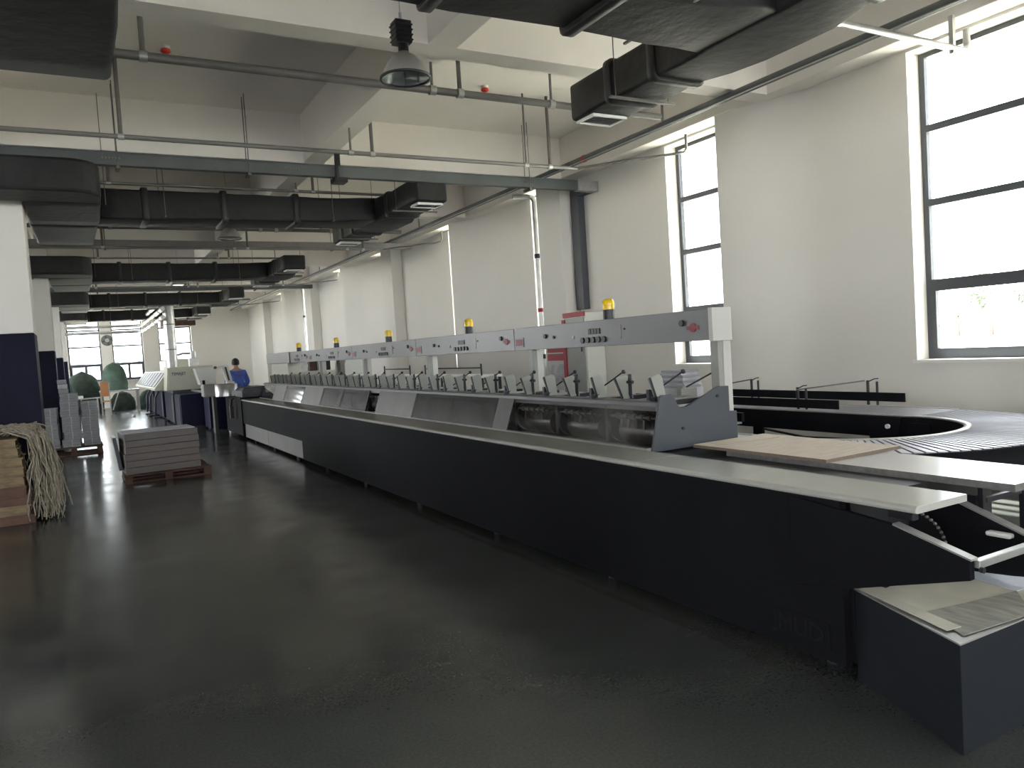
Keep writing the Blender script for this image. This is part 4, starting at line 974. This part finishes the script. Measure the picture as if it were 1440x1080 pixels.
for k in range(3):
    zz = 1.273+.095*k
    b_ = root('book_bundle', (-.36, 18.42, zz), '%s bundle of the small loose pile on top of the middle stack of book bundles' % NM[k], 'book bundle', 'grey book bundles on the pallet')
    g = G(); g.obox((-.36+rnd.uniform(-.02, .02), 18.42, zz+.046), (.17-.01*k, .24, .09), rz(rnd.uniform(-.1, .1))); g.build('books', 'papert' if k % 2 else 'paper', b_, bevel=.006)

# end of the aisle: tables, tarpaulin wrapped rolls, sacks, chair
def blobm(cx_, cy_, z0_, rx, ry, h, m, flat=.5, seed=0):
    rnd = random.Random(seed); g = G(); rg = []; N = 10
    for i in range(N+1):
        t = i/N; f = (1-t**3)**.5 if t < 1 else 0; f = max(f, .02); w_ = 1 if t < .05 else 1+rnd.uniform(-.04, .04)
        rg.append([(cx_+rx*f*w_*math.cos(2*PI*k/20)*(1+.05*math.sin(3*k+seed)), cy_+ry*f*w_*math.sin(2*PI*k/20), z0_+h*t) for k in range(20)])
    g.loft(rg); return g
tb1 = root('packing_table', (1.3, 35.8, 0), 'pale long packing table under the green tarpaulin bundle at the end of the aisle', 'table')
G().box(.55, 2.05, 35.2, 36.4, .84, .9).build('table_top', 'lam', tb1, bevel=.005)
for (x, y) in ((.62, 35.3), (1.98, 35.3), (.62, 36.3), (1.98, 36.3)): G().box(x-.03, x+.03, y-.03, y+.03, 0, .84).build('leg', 'lam', tb1)
G().cyl((1.0, 35.28, .1), (1.25, 35.28, .8), .03, 8).build('brace', 'lam', tb1)
tag(blobm(1.15, 35.8, .901, .48, .48, 1.15, 'green', seed=1).build('tarpaulin_bundle', 'green', origin=(1.15, 35.8, .9)), 'tall domed bundle wrapped in green tarpaulin on the packing table', 'bundle')
for i, (cx_, cy_, rx, h, z_) in enumerate(((.0, 37.6, .75, 1.75, 0), (-.75, 36.5, .42, 1.7, 0), (1.45, 37.2, .5, .8, 0), (2.5, 36.9, .45, .82, 0), (.3, 36.0, .35, .55, 0))):
    lab = ['broad dark green wrapped bundle under the leftmost far window', 'green wrapped bundle close to the farthest column', 'dark sack under the packing table', 'dark sack at the right end of the packing table', 'low green sack left of the packing table'][i]
    tag(blobm(cx_, cy_, z_, rx, .45, h, 'green', seed=i+3).build('wrapped_bundle', 'greend' if i != 1 else 'green', origin=(cx_, cy_, 0)), lab, 'bundle')
tb2 = root('low_bench', (-.2, 34.2, 0), 'low pale bench with a box on it left of the orange chair', 'bench')
G().box(-.75, .55, 33.9, 34.6, .66, .7).build('bench_top', 'lam', tb2, bevel=.004)
for (x, y) in ((-.65, 34), (.45, 34), (-.1, 34.5)): G().box(x-.03, x+.03, y-.03, y+.03, 0, .66).build('leg', 'lam', tb2)
tag(G().box(-.3, -.02, 34.0, 34.3, .701, .80).build('small_box', 'creaml', origin=(-.16, 34.1, .7), bevel=.005), 'small pale box on the low bench', 'box')
ob = root('orange_chair', (.72, 33.6, 0), 'chair with an orange plywood back and cream frame at the end of the aisle', 'chair')
G().box(.58, .86, 33.72, 33.75, .72, 1.3).build('backrest', 'orange', ob, bevel=.005)
G().box(.56, .9, 33.3, 33.72, .52, .56).build('seat', 'orange', ob, bevel=.005)
for (x, y, h) in ((.58, 33.34, .52), (.88, 33.34, .52), (.58, 33.7, .52), (.88, 33.7, 1.25)): G().box(x-.015, x+.015, y-.015, y+.015, 0, h).build('leg', 'lam', ob)
G().box(.58, .88, 33.33, 33.35, .25, .28).build('rail', 'lam', ob)
tag(G().lathe((1.5, 30.5, 0), [(0, 0), (.05, 0), (.06, .05), (.03, .1), (0, .11)], 14).build('white_cup', 'white', origin=(1.5, 30.5, 0)), 'small white cup left on the floor of the aisle near the binding machine', 'cup')
for o in bpy.data.objects:
    if '_o' in o: del o['_o']
